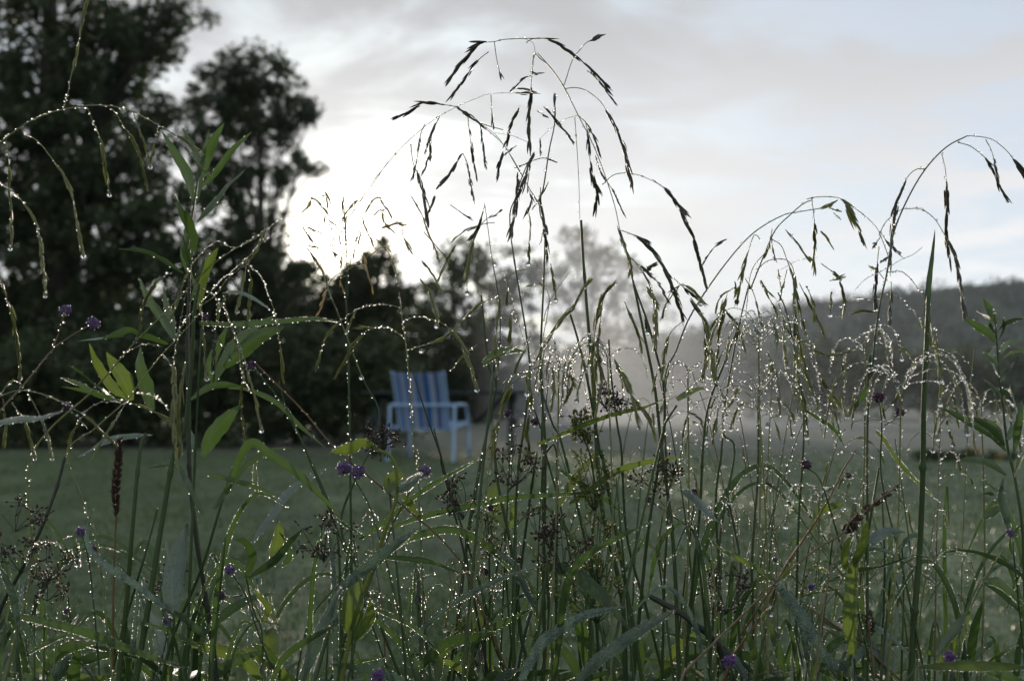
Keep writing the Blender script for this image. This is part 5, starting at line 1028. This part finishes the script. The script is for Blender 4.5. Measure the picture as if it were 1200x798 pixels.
# curling vine with bright leaves
p = Plant('vine', 'bright yellow green stem hooking over below the chair with two backlit leaves', 'wildflower', T('H', 0, 798, 20, 690, 50, 560, 85, 460, 120, 370, 150, 280, 175, 215, 192, 150, 188, 60, 165, 15, 125, -2), .56)
p.stem(3.4, 1.9, 'vine', beads=.25, nodes=False)
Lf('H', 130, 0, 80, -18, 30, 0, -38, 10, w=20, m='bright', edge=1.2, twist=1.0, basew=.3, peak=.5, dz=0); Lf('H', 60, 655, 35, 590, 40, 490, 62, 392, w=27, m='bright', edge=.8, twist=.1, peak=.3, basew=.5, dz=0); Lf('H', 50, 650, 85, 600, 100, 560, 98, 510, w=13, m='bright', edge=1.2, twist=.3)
Lf('H', 165, 145, 175, 105, 200, 90, 220, 90, w=20, m='bright', edge=.5, twist=.2); Lf('H', 190, 140, 220, 120, 250, 100, 280, 80, w=14, m='pale', edge=1.2, tiny=.5, twist=.6); Lf('H', 210, 150, 240, 185, 260, 215, 280, 235, w=9, m='bright', edge=.5)

# bright paddle leaves low centre
p = Plant('leafy_wildflower', 'two wide backlit yellow green leaves low at the centre', 'wildflower', T('H', 430, 798, 445, 740, 455, 690), .60)
p.stem(2, 1.2, 'vine'); Lf('H', 450, 690, 440, 640, 470, 590, 520, 545, w=30, m='bright', edge=0, twist=.1, peak=.5); Lf('H', 440, 750, 450, 720, 470, 690, w=10, m='bright', edge=1.2); Lf('H', 335, 810, 335, 740, 355, 700, 385, 672, w=20, m='bright', edge=1.2, twist=.3, peak=.6)
p = Plant('leafy_wildflower', 'narrow backlit leaf standing upright behind the brown clusters at the centre', 'wildflower', T('H', 600, 798, 575, 500, 565, 270), .68)
p.stem(1.6, 1, 'stem'); Lf('H', 570, 262, 540, 200, 530, 150, 545, 100, w=22, m='bright', edge=.2, twist=.1, peak=.5); Lf('H', 585, 270, 595, 220, 580, 170, w=9, m='bright', edge=1.2)
p = Plant('leafy_wildflower', 'backlit leaf pair edged with beads on the lawn at lower left centre', 'wildflower', T('G', 910, 760, 905, 620, 880, 560, 850, 430), .60)
p.stem(1.6, .9, 'stem', beads=.3); Lf('G', 905, 590, 880, 540, 855, 490, 868, 430, w=15, m='bright', edge=1.3, twist=.2, peak=.6); Lf('G', 905, 595, 925, 550, 900, 510, 880, 480, w=9, m='bright', edge=1); Lf('G', 850, 440, 870, 370, 850, 320, 808, 305, w=11, m='leaf', edge=.1)
Lf('G', 775, 450, 770, 400, 785, 350, 800, 305, w=11, m='pale', edge=.1, twist=.3); Lf('G', 930, 700, 925, 650, 935, 620, 955, 588, w=17, m='bright', edge=.1, twist=.1); Lf('G', 915, 730, 910, 760, 920, 798, w=9, m='bright', edge=1.3); Lf('G', 860, 440, 950, 380, 1000, 320, 1050, 270, w=9, m='dark', edge=.1); Lf('G', 700, 640, 760, 580, 850, 520, 945, 492, w=11, m='dark', edge=.15)
Lf('G', 945, 400, 950, 350, 965, 290, 960, 240, w=15, m='bright', edge=1.2, twist=.3); Lf('G', 975, 400, 1000, 370, 990, 320, 965, 280, w=9, m='leaf', edge=.8); Lf('G', 870, 320, 940, 220, 1010, 130, 1130, 60, w=13, m='pale', edge=.5, tiny=.8, twist=.4); Lf('G', 890, 170, 880, 100, 880, 50, 895, 0, w=10, m='bright', edge=.8, twist=.3)

# wide bladed grasses
GB = 'broad grass blades bent over and edged with dew'
def blade(label, foot, Y, lv, m0='stem'):
    global p
    p = Plant('bladed_grass', label, 'grass', foot, Y, group=GB); p.stem(2.2, 1.3, m0)
    for (tile, v, w, m_, e_, tiny) in lv: p.leaf(T(tile, *v), w, m_, edge=e_, tiny=tiny, basew=.55)
blade('pair of beaded blades, one long and level over the lower left lawn, one drooping pale', T('G', 70, 798, 60, 640, 60, 570), .54, [('G', (60, 572, 150, 590, 300, 630, 450, 690, 640, 752), 10, 'leaf', 1.6, .6), ('G', (60, 600, 40, 500, 0, 410, -30, 380), 9, 'pale', .5, 1.5), ('G', (40, 540, 65, 580, 90, 620, 150, 745), 8, 'pale', .8, 1.5), ('G', (100, 700, 220, 640, 300, 660), 5, 'leaf', 1.0, 0)])
blade('folded pale blue leaf hanging over the lawn left of centre', T('G', 590, 798, 600, 640, 602, 560), .56, [('G', (598, 560, 595, 470, 612, 360, 650, 250), 25, 'pale', .05, 1.3), ('G', (600, 560, 660, 600, 720, 660), 9, 'dark', .1, 0)])
blade('bluish blade twisting from the bristly spike down to the right', T('G', 640, 798, 600, 640, 570, 560), .55, [('G', (570, 545, 480, 470, 400, 420, 330, 365, 300, 300, 320, 200), 8, 'pale', .4, 1.5), ('G', (600, 570, 560, 540, 470, 460, 360, 340), 6, 'dark', .2, 0), ('G', (690, 680, 600, 630, 480, 590), 5, 'leaf', .6, 0)])
blade('broad green blade sweeping right above the dark seeds below the chair', T('G', 740, 700, 780, 300), .56, [('G', (780, 150, 860, -20, 940, 20, 1040, 90, 1182, 230), 11, 'leaf', .1, 0), ('G', (720, 80, 800, 100, 900, 130, 960, 160), 6, 'leaf', .3, 0), ('G', (740, 200, 830, 70, 930, 0, 1010, -10), 10, 'leaf', .1, 0), ('G', (700, 220, 640, 100, 600, 50, 510, 60), 9, 'dark', .1, 0)])
blade('two long pale blades rising from the bottom centre left', T('G', 1020, 830, 1040, 798), .53, [('G', (1040, 798, 1090, 660, 1182, 470) , 17, 'pale', .8, .6), ('H', (-20, 490, 60, 430, 140, 360, 265, 270), 13, 'pale', .8, 1.6), ('G', (940, 798, 1000, 700, 1182, 590), 8, 'leaf', 1, 0)])
blade('bead lined blade arching over from the vine to the bottom centre', T('H', 60, 560, 110, 420), .57, [('H', (115, 400, 200, 320, 300, 282, 380, 272, 440, 290, 520, 340, 600, 420, 660, 520, 692, 680), 10, 'leaf', 1.6, .4), ('H', (540, 350, 600, 400, 650, 500, 695, 600), 9, 'pale', 1.0, 1.2), ('H', (80, 350, 170, 370, 300, 385, 430, 432), 7, 'leaf', 1.4, 0)])
blade('thin level blade strung with beads across the lawn below the table', T('H', 100, 400, 150, 280), .60, [('H', (150, 275, 260, 235, 380, 205, 480, 185, 600, 162, 750, 153, 900, 142), 7, 'leaf', 1.7, 0)])
blade('slanting straight blades under the chair pointing up to the right', T('H', 0, 470, 60, 330), .58, [('H', (60, 310, 160, 240, 280, 140, 480, 25), 6, 'leaf', 1.5, 0), ('H', (80, 300, 0, 250, -50, 210), 5, 'leaf', 1, 0)])
blade('hooked pale blade curling over at the lower centre', T('H', 740, 798, 762, 620), .55, [('H', (738, 798, 755, 640, 770, 520, 800, 420, 870, 350, 960, 300, 1078, 243), 9, 'leaf', .9, 1.3)])
blade('pair of arched pale blades low at the centre', T('H', 620, 830, 640, 790), .53, [('H', (620, 798, 660, 720, 700, 660, 770, 610, 860, 565, 980, 540), 13, 'pale', .9, 1.3), ('H', (330, 798, 350, 720, 400, 670), 12, 'bright', 1.2, 0)])
blade('broad frosty blade rising right from the bottom centre', T('H', 780, 840, 830, 798), .52, [('H', (815, 800, 880, 730, 960, 670, 1050, 610, 1155, 552), 15, 'pale', .6, 2.0)])
blade('green blade with a light midrib leaning right below the goldenrod buds', T('H', 700, 500, 740, 240), .60, [('H', (752, 190, 790, 130, 840, 60, 895, -10), 11, 'bright', .8, 0), ('H', (760, 70, 830, 115, 900, 160, 980, 222), 6, 'leaf', 1.2, 0), ('H', (790, 185, 870, 130, 950, 75, 1060, 40, 1190, 22), 8, 'bright', .1, 0), ('H', (850, 150, 920, 90, 1000, 60), 8, 'pale', .2, 1.0)])
blade('curved green blade crossing behind the goldenrod toward the mist', T('R7', 200, 700, 230, 500), .61, [('R7', (230, 470, 330, 430, 450, 380, 560, 345, 650, 325, 740, 285), 6.5, 'bright', 1.1, 0)])
blade('short upright pale leaf between stems at the centre', T('E', 520, 560, 530, 480), .60, [('E', (490, 478, 540, 440, 590, 430, 640, 435), 10, 'leaf', .8, 0)])
blade('short curved blade left of the misty field with beaded rim', T('F', -60, 680, -20, 620), .60, [('F', (-20, 600, 20, 575, 60, 560, 95, 565), 8, 'bright', .9, 0), ('F', (590, 640, 640, 560, 660, 470), 6, 'leaf', .2, 0)])
blade('blades crossing low on the lawn right of centre', T('H', 930, 720, 860, 500), .60, [('H', (200, 700, 300, 600, 400, 520, 560, 440, 690, 402), 6, 'pale', .8, .4), ('H', (690, 398, 800, 420, 900, 500, 1000, 620), 16, 'dark', .1, 0), ('H', (880, 540, 980, 420, 1080, 250), 4.5, 'leaf', .2, 0), ('H', (1180, 240, 1100, 330, 1060, 520), 6, 'leaf', .3, 0)])
blade('small forked blades drooping below the vine, beads along them', T('H', 40, 700, 60, 600), .57, [('H', (100, 545, 170, 570, 250, 610, 340, 700), 5, 'leaf', 1.4, 0), ('H', (90, 560, 180, 640, 300, 770), 6, 'leaf', 1.4, 0), ('H', (0, 540, -40, 560, -90, 620), 6, 'leaf', 1.0, 0)])
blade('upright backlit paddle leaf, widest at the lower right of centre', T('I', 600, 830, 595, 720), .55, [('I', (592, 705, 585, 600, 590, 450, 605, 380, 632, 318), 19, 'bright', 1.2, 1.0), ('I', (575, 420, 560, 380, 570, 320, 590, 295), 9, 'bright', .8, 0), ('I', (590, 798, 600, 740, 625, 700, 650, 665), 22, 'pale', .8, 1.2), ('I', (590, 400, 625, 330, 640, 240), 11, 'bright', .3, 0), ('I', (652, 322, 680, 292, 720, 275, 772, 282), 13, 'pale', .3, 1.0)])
blade('pair of frosty blades running down to the right in the lower right corner', T('I', 300, 560, 320, 480), .55, [('I', (325, 460, 380, 530, 450, 640, 540, 800), 15, 'pale', .9, 1.5), ('I', (340, 480, 400, 560, 425, 680, 440, 798), 10, 'pale', 1.0, .8), ('I', (400, 510, 480, 490, 570, 478), 5, 'leaf', .2, 0), ('I', (320, 450, 250, 400, 140, 345, 90, 300), 6, 'bright', 1.2, 0), ('I', (330, 445, 380, 400, 375, 330, 430, 300), 9, 'bright', .3, 0)])
blade('beaded blade dropping to the right beside the purple clover, below the hill', T('I', 640, 300, 680, 60), .60, [('F', (670, 708, 700, 740, 740, 798, 800, 870, 890, 955), 7, 'bright', 1.3, 0), ('F', (430, 640, 520, 700, 560, 760), 5, 'leaf', .8, 0)])
blade('small pale leaf caught between stems above the lawn, right of centre', T('I', 60, 420, 40, 260), .58, [('I', (0, 138, 50, 170, 90, 215, 125, 248), 11, 'pale', .2, 2.0), ('I', (455, 400, 480, 410, 510, 425), 6, 'bright', 1.0, 0)])
blade('dark blade arching left at the bottom right of centre', T('I', 700, 640, 720, 440), .62, [('I', (500, 455, 600, 420, 700, 400, 800, 365, 860, 372), 6, 'dark', .2, 0), ('I', (715, 445, 760, 400, 810, 365), 5, 'leaf', .1, 0), ('I', (450, 280, 480, 210, 540, 190, 560, 175), 14, 'bright', .1, 0)])
# clumps of leaves at the very bottom
for i, (x, w) in enumerate(((40, 'at the bottom left corner'), (190, 'at the bottom below the folded pale leaf'), (330, 'at the bottom left of the vine'), (520, 'at the bottom below the wide backlit leaves'), (650, 'at the bottom right of the arched pale blades'),
                            (770, 'at the bottom below the goldenrod'), (880, 'at the bottom below the dark twig'), (1010, 'at the bottom beside the frosty blades'), (1140, 'at the bottom right corner'), (-90, 'left of the picture edge'), (1290, 'right of the picture edge'))):
    if x < -50 or x > 1250: continue
    p = Plant('leafy_weed', 'low tuft of mixed leaves ' + w, 'weed', [(x, 850), (x + 5, 790)], .60 + .04 * (i % 3), group='low leafy weeds')
    p.stem(2, 1, 'stem')
    for k in range(13):
        a = RS.uniform(-1.2, 1.2); ln = RS.uniform(50, 120); x0 = x + RS.uniform(-45, 45); y0 = RS.uniform(785, 850)
        pts = [(x0, y0), (x0 + sin(a) * ln * .45, y0 - cos(a) * ln * .5), (x0 + sin(a) * ln * (1 + .2), y0 - cos(a) * ln * RS.uniform(.6, .95))]
        p.leaf(pts, RS.uniform(6, 17), RS.choice(['leaf', 'dark', 'bright', 'pale', 'leaf']), edge=RS.choice([0.1, .8, 1.2]), dz=RS.uniform(-.06, .12))

# --- clover like purple flowers
def clover(label, stem, heads, Y, mk='stem', r0=1.4, lv=(), beads=.8):
    global p
    p = Plant('purple_wildflower', label, 'wildflower', stem, Y); p.stem(r0, .8, mk, beads=beads, nodes=False)
    for h in heads:
        if len(h) > 3:
            b_ = p.branch([h[4], ((h[4][0] + h[0][0]) / 2 + 1, (h[4][1] + h[0][1]) / 2 + 1), h[0]] if len(h) > 4 else [h[3], h[0]], s0=1, s1=0, r=.9, beads=beads, dz=0, stemmat=mk if mk in MT else 'stem')
        p.head(h[0], h[1], h[2])
clover('forked stem with two purple clover heads before the dark trees at the left', T('D', -60, 720, 0, 640, 90, 540, 180, 430, 240, 385, 300, 350, 316, 345), [((109, 379), 9, 'purple'), ((77, 363), 8.5, 'purple', T('D', 183, 418)[0], T('D', 183, 418)[0])], .57, 'stembrown', 2.0)
clover('pair of purple clover heads below the chair', T('H', 160, 400, 100, 200, 40, 90), [((420, 553), 11, 'purple'), ((403, 549), 11, 'purple')], .56)
clover('single purple clover head under the right legs of the chair', T('H', 180, 250, 250, 120, 285, 85), [((498, 552), 9, 'purple')], .58)
clover('dark purple clover head before the hill above the beaded spray', T('I', 760, 400, 690, 100) + T('F', 690, 690, 680, 600), [((1030, 466), 9, 'purpled'), ((1055, 483), 7, 'purpled', T('F', 700, 690)[0], T('F', 700, 690)[0])], .60)
clover('dark purple clover head over the lawn edge in front of the misty field', T('I', 540, 300, 480, 110, 435, 60), [((945, 545), 8, 'purpled'), ((994, 557), 5, 'purpled', T('I', 500, 140)[0], T('I', 500, 140)[0])], .58)
clover('purple clover head on a thin brown stem left of the folded pale leaf', T('G', 330, 600, 310, 400, 285, 290), [((95, 623), 8, 'purple'), ((111, 643), 6, 'purpled', T('G', 300, 380)[0], T('G', 300, 380)[0])], .60)
clover('purple clover head on a dark stem at the lower left of centre', T('G', 920, 700, 890, 620, 850, 500, 800, 420), [((269, 668), 8, 'purple'), ((259, 698), 7, 'purpled', T('G', 840, 500)[0], T('G', 840, 500)[0])], .57, 'stemdark')
clover('small purple clover head with a bright drop below it at the lower left', T('G', 540, 798, 570, 680, 585, 600), [((197, 727), 8, 'purple')], .56)
clover('purple clover head at the bottom edge under the vine', T('H', 110, 860, 130, 790), [((443, 791), 10, 'purple')], .55)
clover('purple clover head at the bottom right of centre', T('I', 140, 860, 165, 740), [((855, 775), 11, 'purple')], .56)
clover('purple clover head in the lower right corner above the level leaf', T('I', 960, 860, 930, 725), [((1113, 769), 9, 'purple')], .55)
clover('small purple clover head at the right edge on the leafy stem side', T('I', 1160, 480, 1140, 295), [((1184, 625), 7, 'purple')], .60)
clover('two dim purple clover heads behind the stems at the picnic table end', T('R7', 120, 600, 130, 420), [((595, 484), 6, 'purpled'), ((627, 494), 7, 'purpled', T('R7', 130, 400)[0], T('R7', 130, 400)[0])], .68)
clover('small purple clover heads low behind the centre stems', T('H', 520, 500, 560, 300), [((575, 595), 5.5, 'purpled'), ((608, 656), 6, 'purpled', T('H', 560, 400)[0], T('H', 560, 400)[0]), ((568, 670), 7, 'purpled', T('H', 530, 450)[0], T('H', 530, 450)[0])], .66)
clover('small dark clover bud on the lawn left of the wide backlit leaves', T('H', 280, 600, 263, 510), [((489, 702), 6, 'purpled')], .66)
clover('purple clover buds at the left of the field edge on the right', T('R8', 160, 700, 183, 530), [((815, 577), 6, 'purpled'), ((761, 586), 5, 'purpled', T('R8', 150, 650)[0], T('R8', 150, 650)[0])], .66)
clover('small purple bud below the plantain like dark spike', T('I', 450, 600, 445, 480), [((951, 688), 5.5, 'purple'), ((908, 656), 4, 'purple', T('I', 430, 480)[0], T('I', 430, 480)[0])], .64)
clover('purple clover bud beside the beaded stem left of the chair', T('D', 1000, 640, 880, 490), [((294, 428), 7, 'purpled'), ((241, 372), 6, 'purpled', T('D', 800, 460)[0], T('D', 800, 460)[0])], .58)
clover('faint purple bud low at the left over the grass spray', T('G', 250, 650, 235, 500), [((79, 477), 7, 'purpled', T('D', 300, 700)[0], T('D', 300, 700)[0]), ((78, 716), 4.5, 'purple')], .60)

# --- dark open seed clusters (rush)
def rush(label, foot, cl, Y, mk='seed'):
    global p
    p = Plant('rush', label, 'rush', foot, Y); p.stem(1.8, 1.0, 'stem', beads=.2)
    for (c, rx, ry, n) in cl: p.seeds(c, rx, ry, n, mk, twigs=max(6, n // 8))
rush('rush with wide black seed clusters at the left edge over the lawn', [(40, 850), (40, 700)], [((18, 605), 38, 18, 70), ((25, 650), 32, 22, 70)], .58)
rush('rush with black seed cluster left of the bristly spike stem', [(50, 850), (52, 720)], [((57, 655), 32, 26, 110), ((55, 690), 24, 14, 50)], .56)
rush('rush with compact black seed head at the lower left legs of the chair', [(470, 720), (455, 560)], [((447, 515), 17, 15, 110)], .57)
rush('rush with black seeds left of the vine above the lawn', [(380, 850), (386, 700)], [((380, 630), 34, 26, 120)], .59)
rush('rush with reddish brown seeds between the chair and the centre stems', [(560, 850), (545, 620)], [((543, 582), 24, 26, 90)], .60)
rush('rush with brown seeds under the right end of the table', [(600, 850), (605, 620)], [((600, 545), 28, 26, 110)], .58)
rush('rush with the largest brown seed cluster, low at the centre', [(650, 850), (645, 720)], [((632, 612), 28, 18, 80), ((660, 640), 30, 32, 120)], .59)
rush('rush with black seeds above the goldenrod in the mist', [(740, 760), (722, 560)], [((712, 466), 15, 16, 80), ((728, 474), 9, 9, 30)], .58)
rush('rush with brown seeds between the smooth stems right of the goldenrod', [(790, 800), (770, 640)], [((766, 560), 24, 16, 70), ((785, 548), 16, 12, 40)], .60)
rush('rush with sparse black seeds at the bottom right of centre', [(860, 850), (855, 760)], [((850, 690), 26, 30, 110)], .60)
rush('rush with dim seeds in the shade left of centre above the purple clover', [(190, 850), (200, 740)], [((205, 690), 30, 22, 60)], .64)

# --- goldenrod
p = Plant('goldenrod', 'yellow green goldenrod plume of tiny buds in front of the mist', 'wildflower', T('H', 860, 700, 870, 300) + T('R7', 460, 700, 440, 520, 400, 420, 365, 370), .60)
p.stem(2.0, 1.0, 'stem', beads=.1)
p.seeds((684, 502), 11, 18, 110, 'bud', 1.0, 14, root=(690, 520), name='buds'); p.seeds((676, 495), 8, 8, 40, 'bud', 1.0, 6, root=(684, 505), name='buds'); p.seeds((694, 560), 22, 30, 150, 'bud', 1.0, 22, root=(697, 600), name='buds'); p.seeds((700, 640), 28, 34, 150, 'bud', 1.0, 22, root=(700, 690), name='buds'); p.seeds((690, 690), 40, 30, 100, 'bud', 1.0, 20, root=(700, 730), name='buds')
p = Plant('goldenrod', 'dull goldenrod with yellowish buds at the bottom beside the wide leaves', 'wildflower', [(575, 850), (573, 640), (570, 600)], .63)
p.stem(1.8, .9, 'stem'); p.seeds((572, 625), 13, 28, 100, 'bud', 1.0, 14, root=(573, 650), name='buds'); p.seeds((545, 750), 14, 22, 60, 'bud', 1.0, 8, root=(560, 780), name='buds')

# --- bristly spike and dark plantain spike
p = Plant('foxtail', 'dark bristly seed spike on a thin red brown stem at the left', 'grass', T('G', 388, 830, 392, 500, 402, 220, 405, 60, 415, -40), .57)
p.stem(1.4, 1.2, 'stemred', nodes=False)
def spike(P, r, n, mk='seed', ln=6.0, brist=True, name='seed_spike', gaps=False):
    t = RS.uniform(0, 1, n)
    if gaps: t = t[(np.sin(t * 34) > -0.35)]; n = len(t)
    C = np.stack([np.interp(t, np.linspace(0, 1, len(P)), P[:, i]) for i in range(3)], -1)
    ax = P[-1] - P[0]; ax /= np.linalg.norm(ax); d = RS.normal(size=(n, 3)); d -= (d @ ax)[:, None] * ax; d /= np.linalg.norm(d, axis=1)[:, None]
    prof = np.sin(np.clip(t, .03, .97) * pi) ** .35
    D = d * 1.0 + ax * 0.7; D /= np.linalg.norm(D, axis=1)[:, None]
    V, Fc = spindles(C + d * (r * .35 * prof)[:, None] * p.px, D, RS.uniform(.7, 1.0, n) * r * p.px * prof, RS.uniform(.16, .26, n) * r * p.px)
    o = mesh_obj(name, V, Fc, MT[mk], p.root, p.base)
    if brist:
        V, Fc = spindles(C, D, RS.uniform(1.0, 1.9, n) * r * p.px, np.full(n, .22 * p.px)); mesh_obj('bristles', V, Fc, MT['seed'], o, p.base)
sp = spline(T('G', 403, 225, 400, 130, 408, 60, 412, -40)); spike(p.path3(sp, .57, .57), 5.2, 420)
p = Plant('plantain', 'dark jointed seed spike on a pale straw stem pointing up right over the lawn', 'wildflower', T('I', 10, 760, 170, 605, 330, 450, 450, 350, 560, 282, 620, 215, 740, 125), .56)
p.stem(1.5, .9, 'stembrown', nodes=False)
sp = spline(T('I', 560, 278, 600, 240, 640, 200, 690, 165, 745, 122)); spike(p.path3(sp, .56, .56), 5.2, 300, brist=False, gaps=True)
sp = spline(T('I', 555, 280, 600, 255)); spike(p.path3(sp, .56, .56), 6.5, 120, brist=False)
p = Plant('dry_weed', 'red brown dry stem with forks leaning right above the lawn', 'wildflower', T('I', 180, 700, 280, 560, 350, 410, 410, 320, 470, 230, 520, 140, 560, 60, 600, 0), .57)
p.stem(2.0, .8, 'stemred', beads=.25); p.branch(T('I', 200, 640, 280, 520, 370, 385, 390, 360), s0=1, s1=0, r=1.2, beads=.3, stemmat='stemred'); p.leaf(T('I', 350, 440, 370, 410, 400, 380, 375, 350), 10, 'bright'); p.leaf(T('I', 280, 590, 290, 560, 310, 540), 9, 'bright', edge=1)
p = Plant('dry_weed', 'thick bare dark twig lying at the bottom right of centre', 'twig', T('I', 150, 740, 130, 690, 95, 640, 40, 600, -10, 560, -120, 500), .60)
p.stem(5.5, 3.2, 'stemdark', nodes=True)
p = Plant('dry_weed', 'thin dark red stem with beads slanting down from the clover bud to the vine', 'wildflower', T('H', 420, 390, 330, 290, 200, 180, 90, 85) + T('D', 1165, 775, 1050, 640, 970, 560, 880, 470), .58)
p.stem(1.3, .9, 'stemred', beads=.8, nodes=False)
p = Plant('dry_weed', 'straw coloured thin stem running diagonally at the bottom right', 'wildflower', T('I', 760, 800, 640, 690, 520, 600, 420, 530), .60)
p.stem(1.2, .7, 'stemred', nodes=False)
p = Plant('dry_weed', 'thin dark stem slanting at the bottom left under the level blade', 'wildflower', T('G', 330, 798, 270, 720, 190, 620), .58)
p.stem(1.4, .9, 'stemdark', nodes=False)
p = Plant('dry_weed', 'brown withered seed stalk beside the upright paddle leaf', 'wildflower', T('I', 655, 700, 645, 620, 650, 550), .58)
p.stem(1.5, 1.2, 'stembrown', nodes=False); sp = spline(T('I', 650, 640, 648, 555)); spike(p.path3(sp, .58, .58), 6, 90, 'spikd', brist=False)

# --- fine tangle between the traced plants
for i in range(40):
    x0 = RS.choice([RS.uniform(-60, 1260), RS.normal(760, 190)], p=[.5, .5]); top = RS.uniform(400, 670) if x0 > 620 else RS.uniform(560, 700); ln = RS.normal(0, 50)
    Yp = RS.uniform(.54, .86)
    p = Plant('fine_grass', 'thin beaded grass stem in the low tangle between the bigger plants', 'grass', [(x0, 850), (x0 + ln * .25, (850 + top) / 2), (x0 + ln * .7, top + 60), (x0 + ln, top)], Yp, group='thin grasses of the low tangle')
    p.stem(RS.uniform(.9, 1.7), .5, RS.choice(['stem', 'stemlight', 'stem', 'stembrown']), beads=RS.uniform(.1, .8), nodes=False)
    for k in range(RS.randint(1, 5)):
        t = RS.uniform(0, .6); sx = x0 + ln * (1 - t * .6); sy = top + (850 - top) * t * .55; ex = RS.choice([-1, 1]) * RS.uniform(14, 62); up = RS.uniform(4, 30)
        p.branch([(sx, sy), (sx + ex * .4, sy - up), (sx + ex * .8, sy - up * .5), (sx + ex, sy + abs(ex) * RS.uniform(.1, .9))], s0=RS.choice([.4, .65, 1.0]), s1=1, w=RS.uniform(.7, 1.1), beads=RS.uniform(.5, 1.5), r=.45, drop=.3)
for i in range(52):
    x0 = RS.uniform(-60, 1260); Yp = RS.uniform(.55, .85); ln = RS.normal(0, 1) * 75; h = RS.uniform(90, 300)
    p = Plant('bladed_grass', 'narrow arching grass blade in the low tangle at the foot of the plants', 'grass', [(x0, 880), (x0 + ln * .08, 840)], Yp, group='narrow blades of the low tangle')
    p.stem(1.3, 1.0, 'stem', nodes=False)
    for k in range(RS.randint(1, 4)):
        l2 = ln + RS.normal(0, 45); h2 = h * RS.uniform(.6, 1)
        p.leaf([(x0 + ln * .08, 842), (x0 + l2 * .25, 842 - h2 * .7), (x0 + l2 * .65, 842 - h2), (x0 + l2 * 1.15, 842 - h2 * RS.uniform(.55, .95))], RS.uniform(3.5, 8), RS.choice(['leaf', 'dark', 'pale', 'leaf', 'dark']), edge=RS.choice([.1, .3, 1.3]), basew=.6)
blades(9000, (0.35, 2.2), (0.25, 0.62), (0.05, 0.14), 0.004, 'meadow_grass', 'lawn', 0.9)

# marigolds glowing far right beyond the lawn
r = thing('marigold_patch', 'small orange flower bush at the far lawn edge on the right', 'bush', tuple(at(1130, 545, 10.5)))
c = at(1130, 548, 10.5); n = 60
Pm = c + np.stack([RS.uniform(-.5, .5, n), RS.uniform(-.2, .2, n), RS.uniform(.0, .14, n)], -1)
V, f = leaves(Pm, np.full(n, .06), 26, .045); mesh_obj('foliage', V, f, MT['shrub'], r, c)
n = 12; Pm = c + np.stack([RS.uniform(-.5, .5, n), RS.uniform(-.22, .1, n), RS.uniform(.06, .16, n)], -1); V, f = leaves(Pm, np.full(n, .022), 14, .035); mesh_obj('flowers', V, f, MT['orange'], r, c)
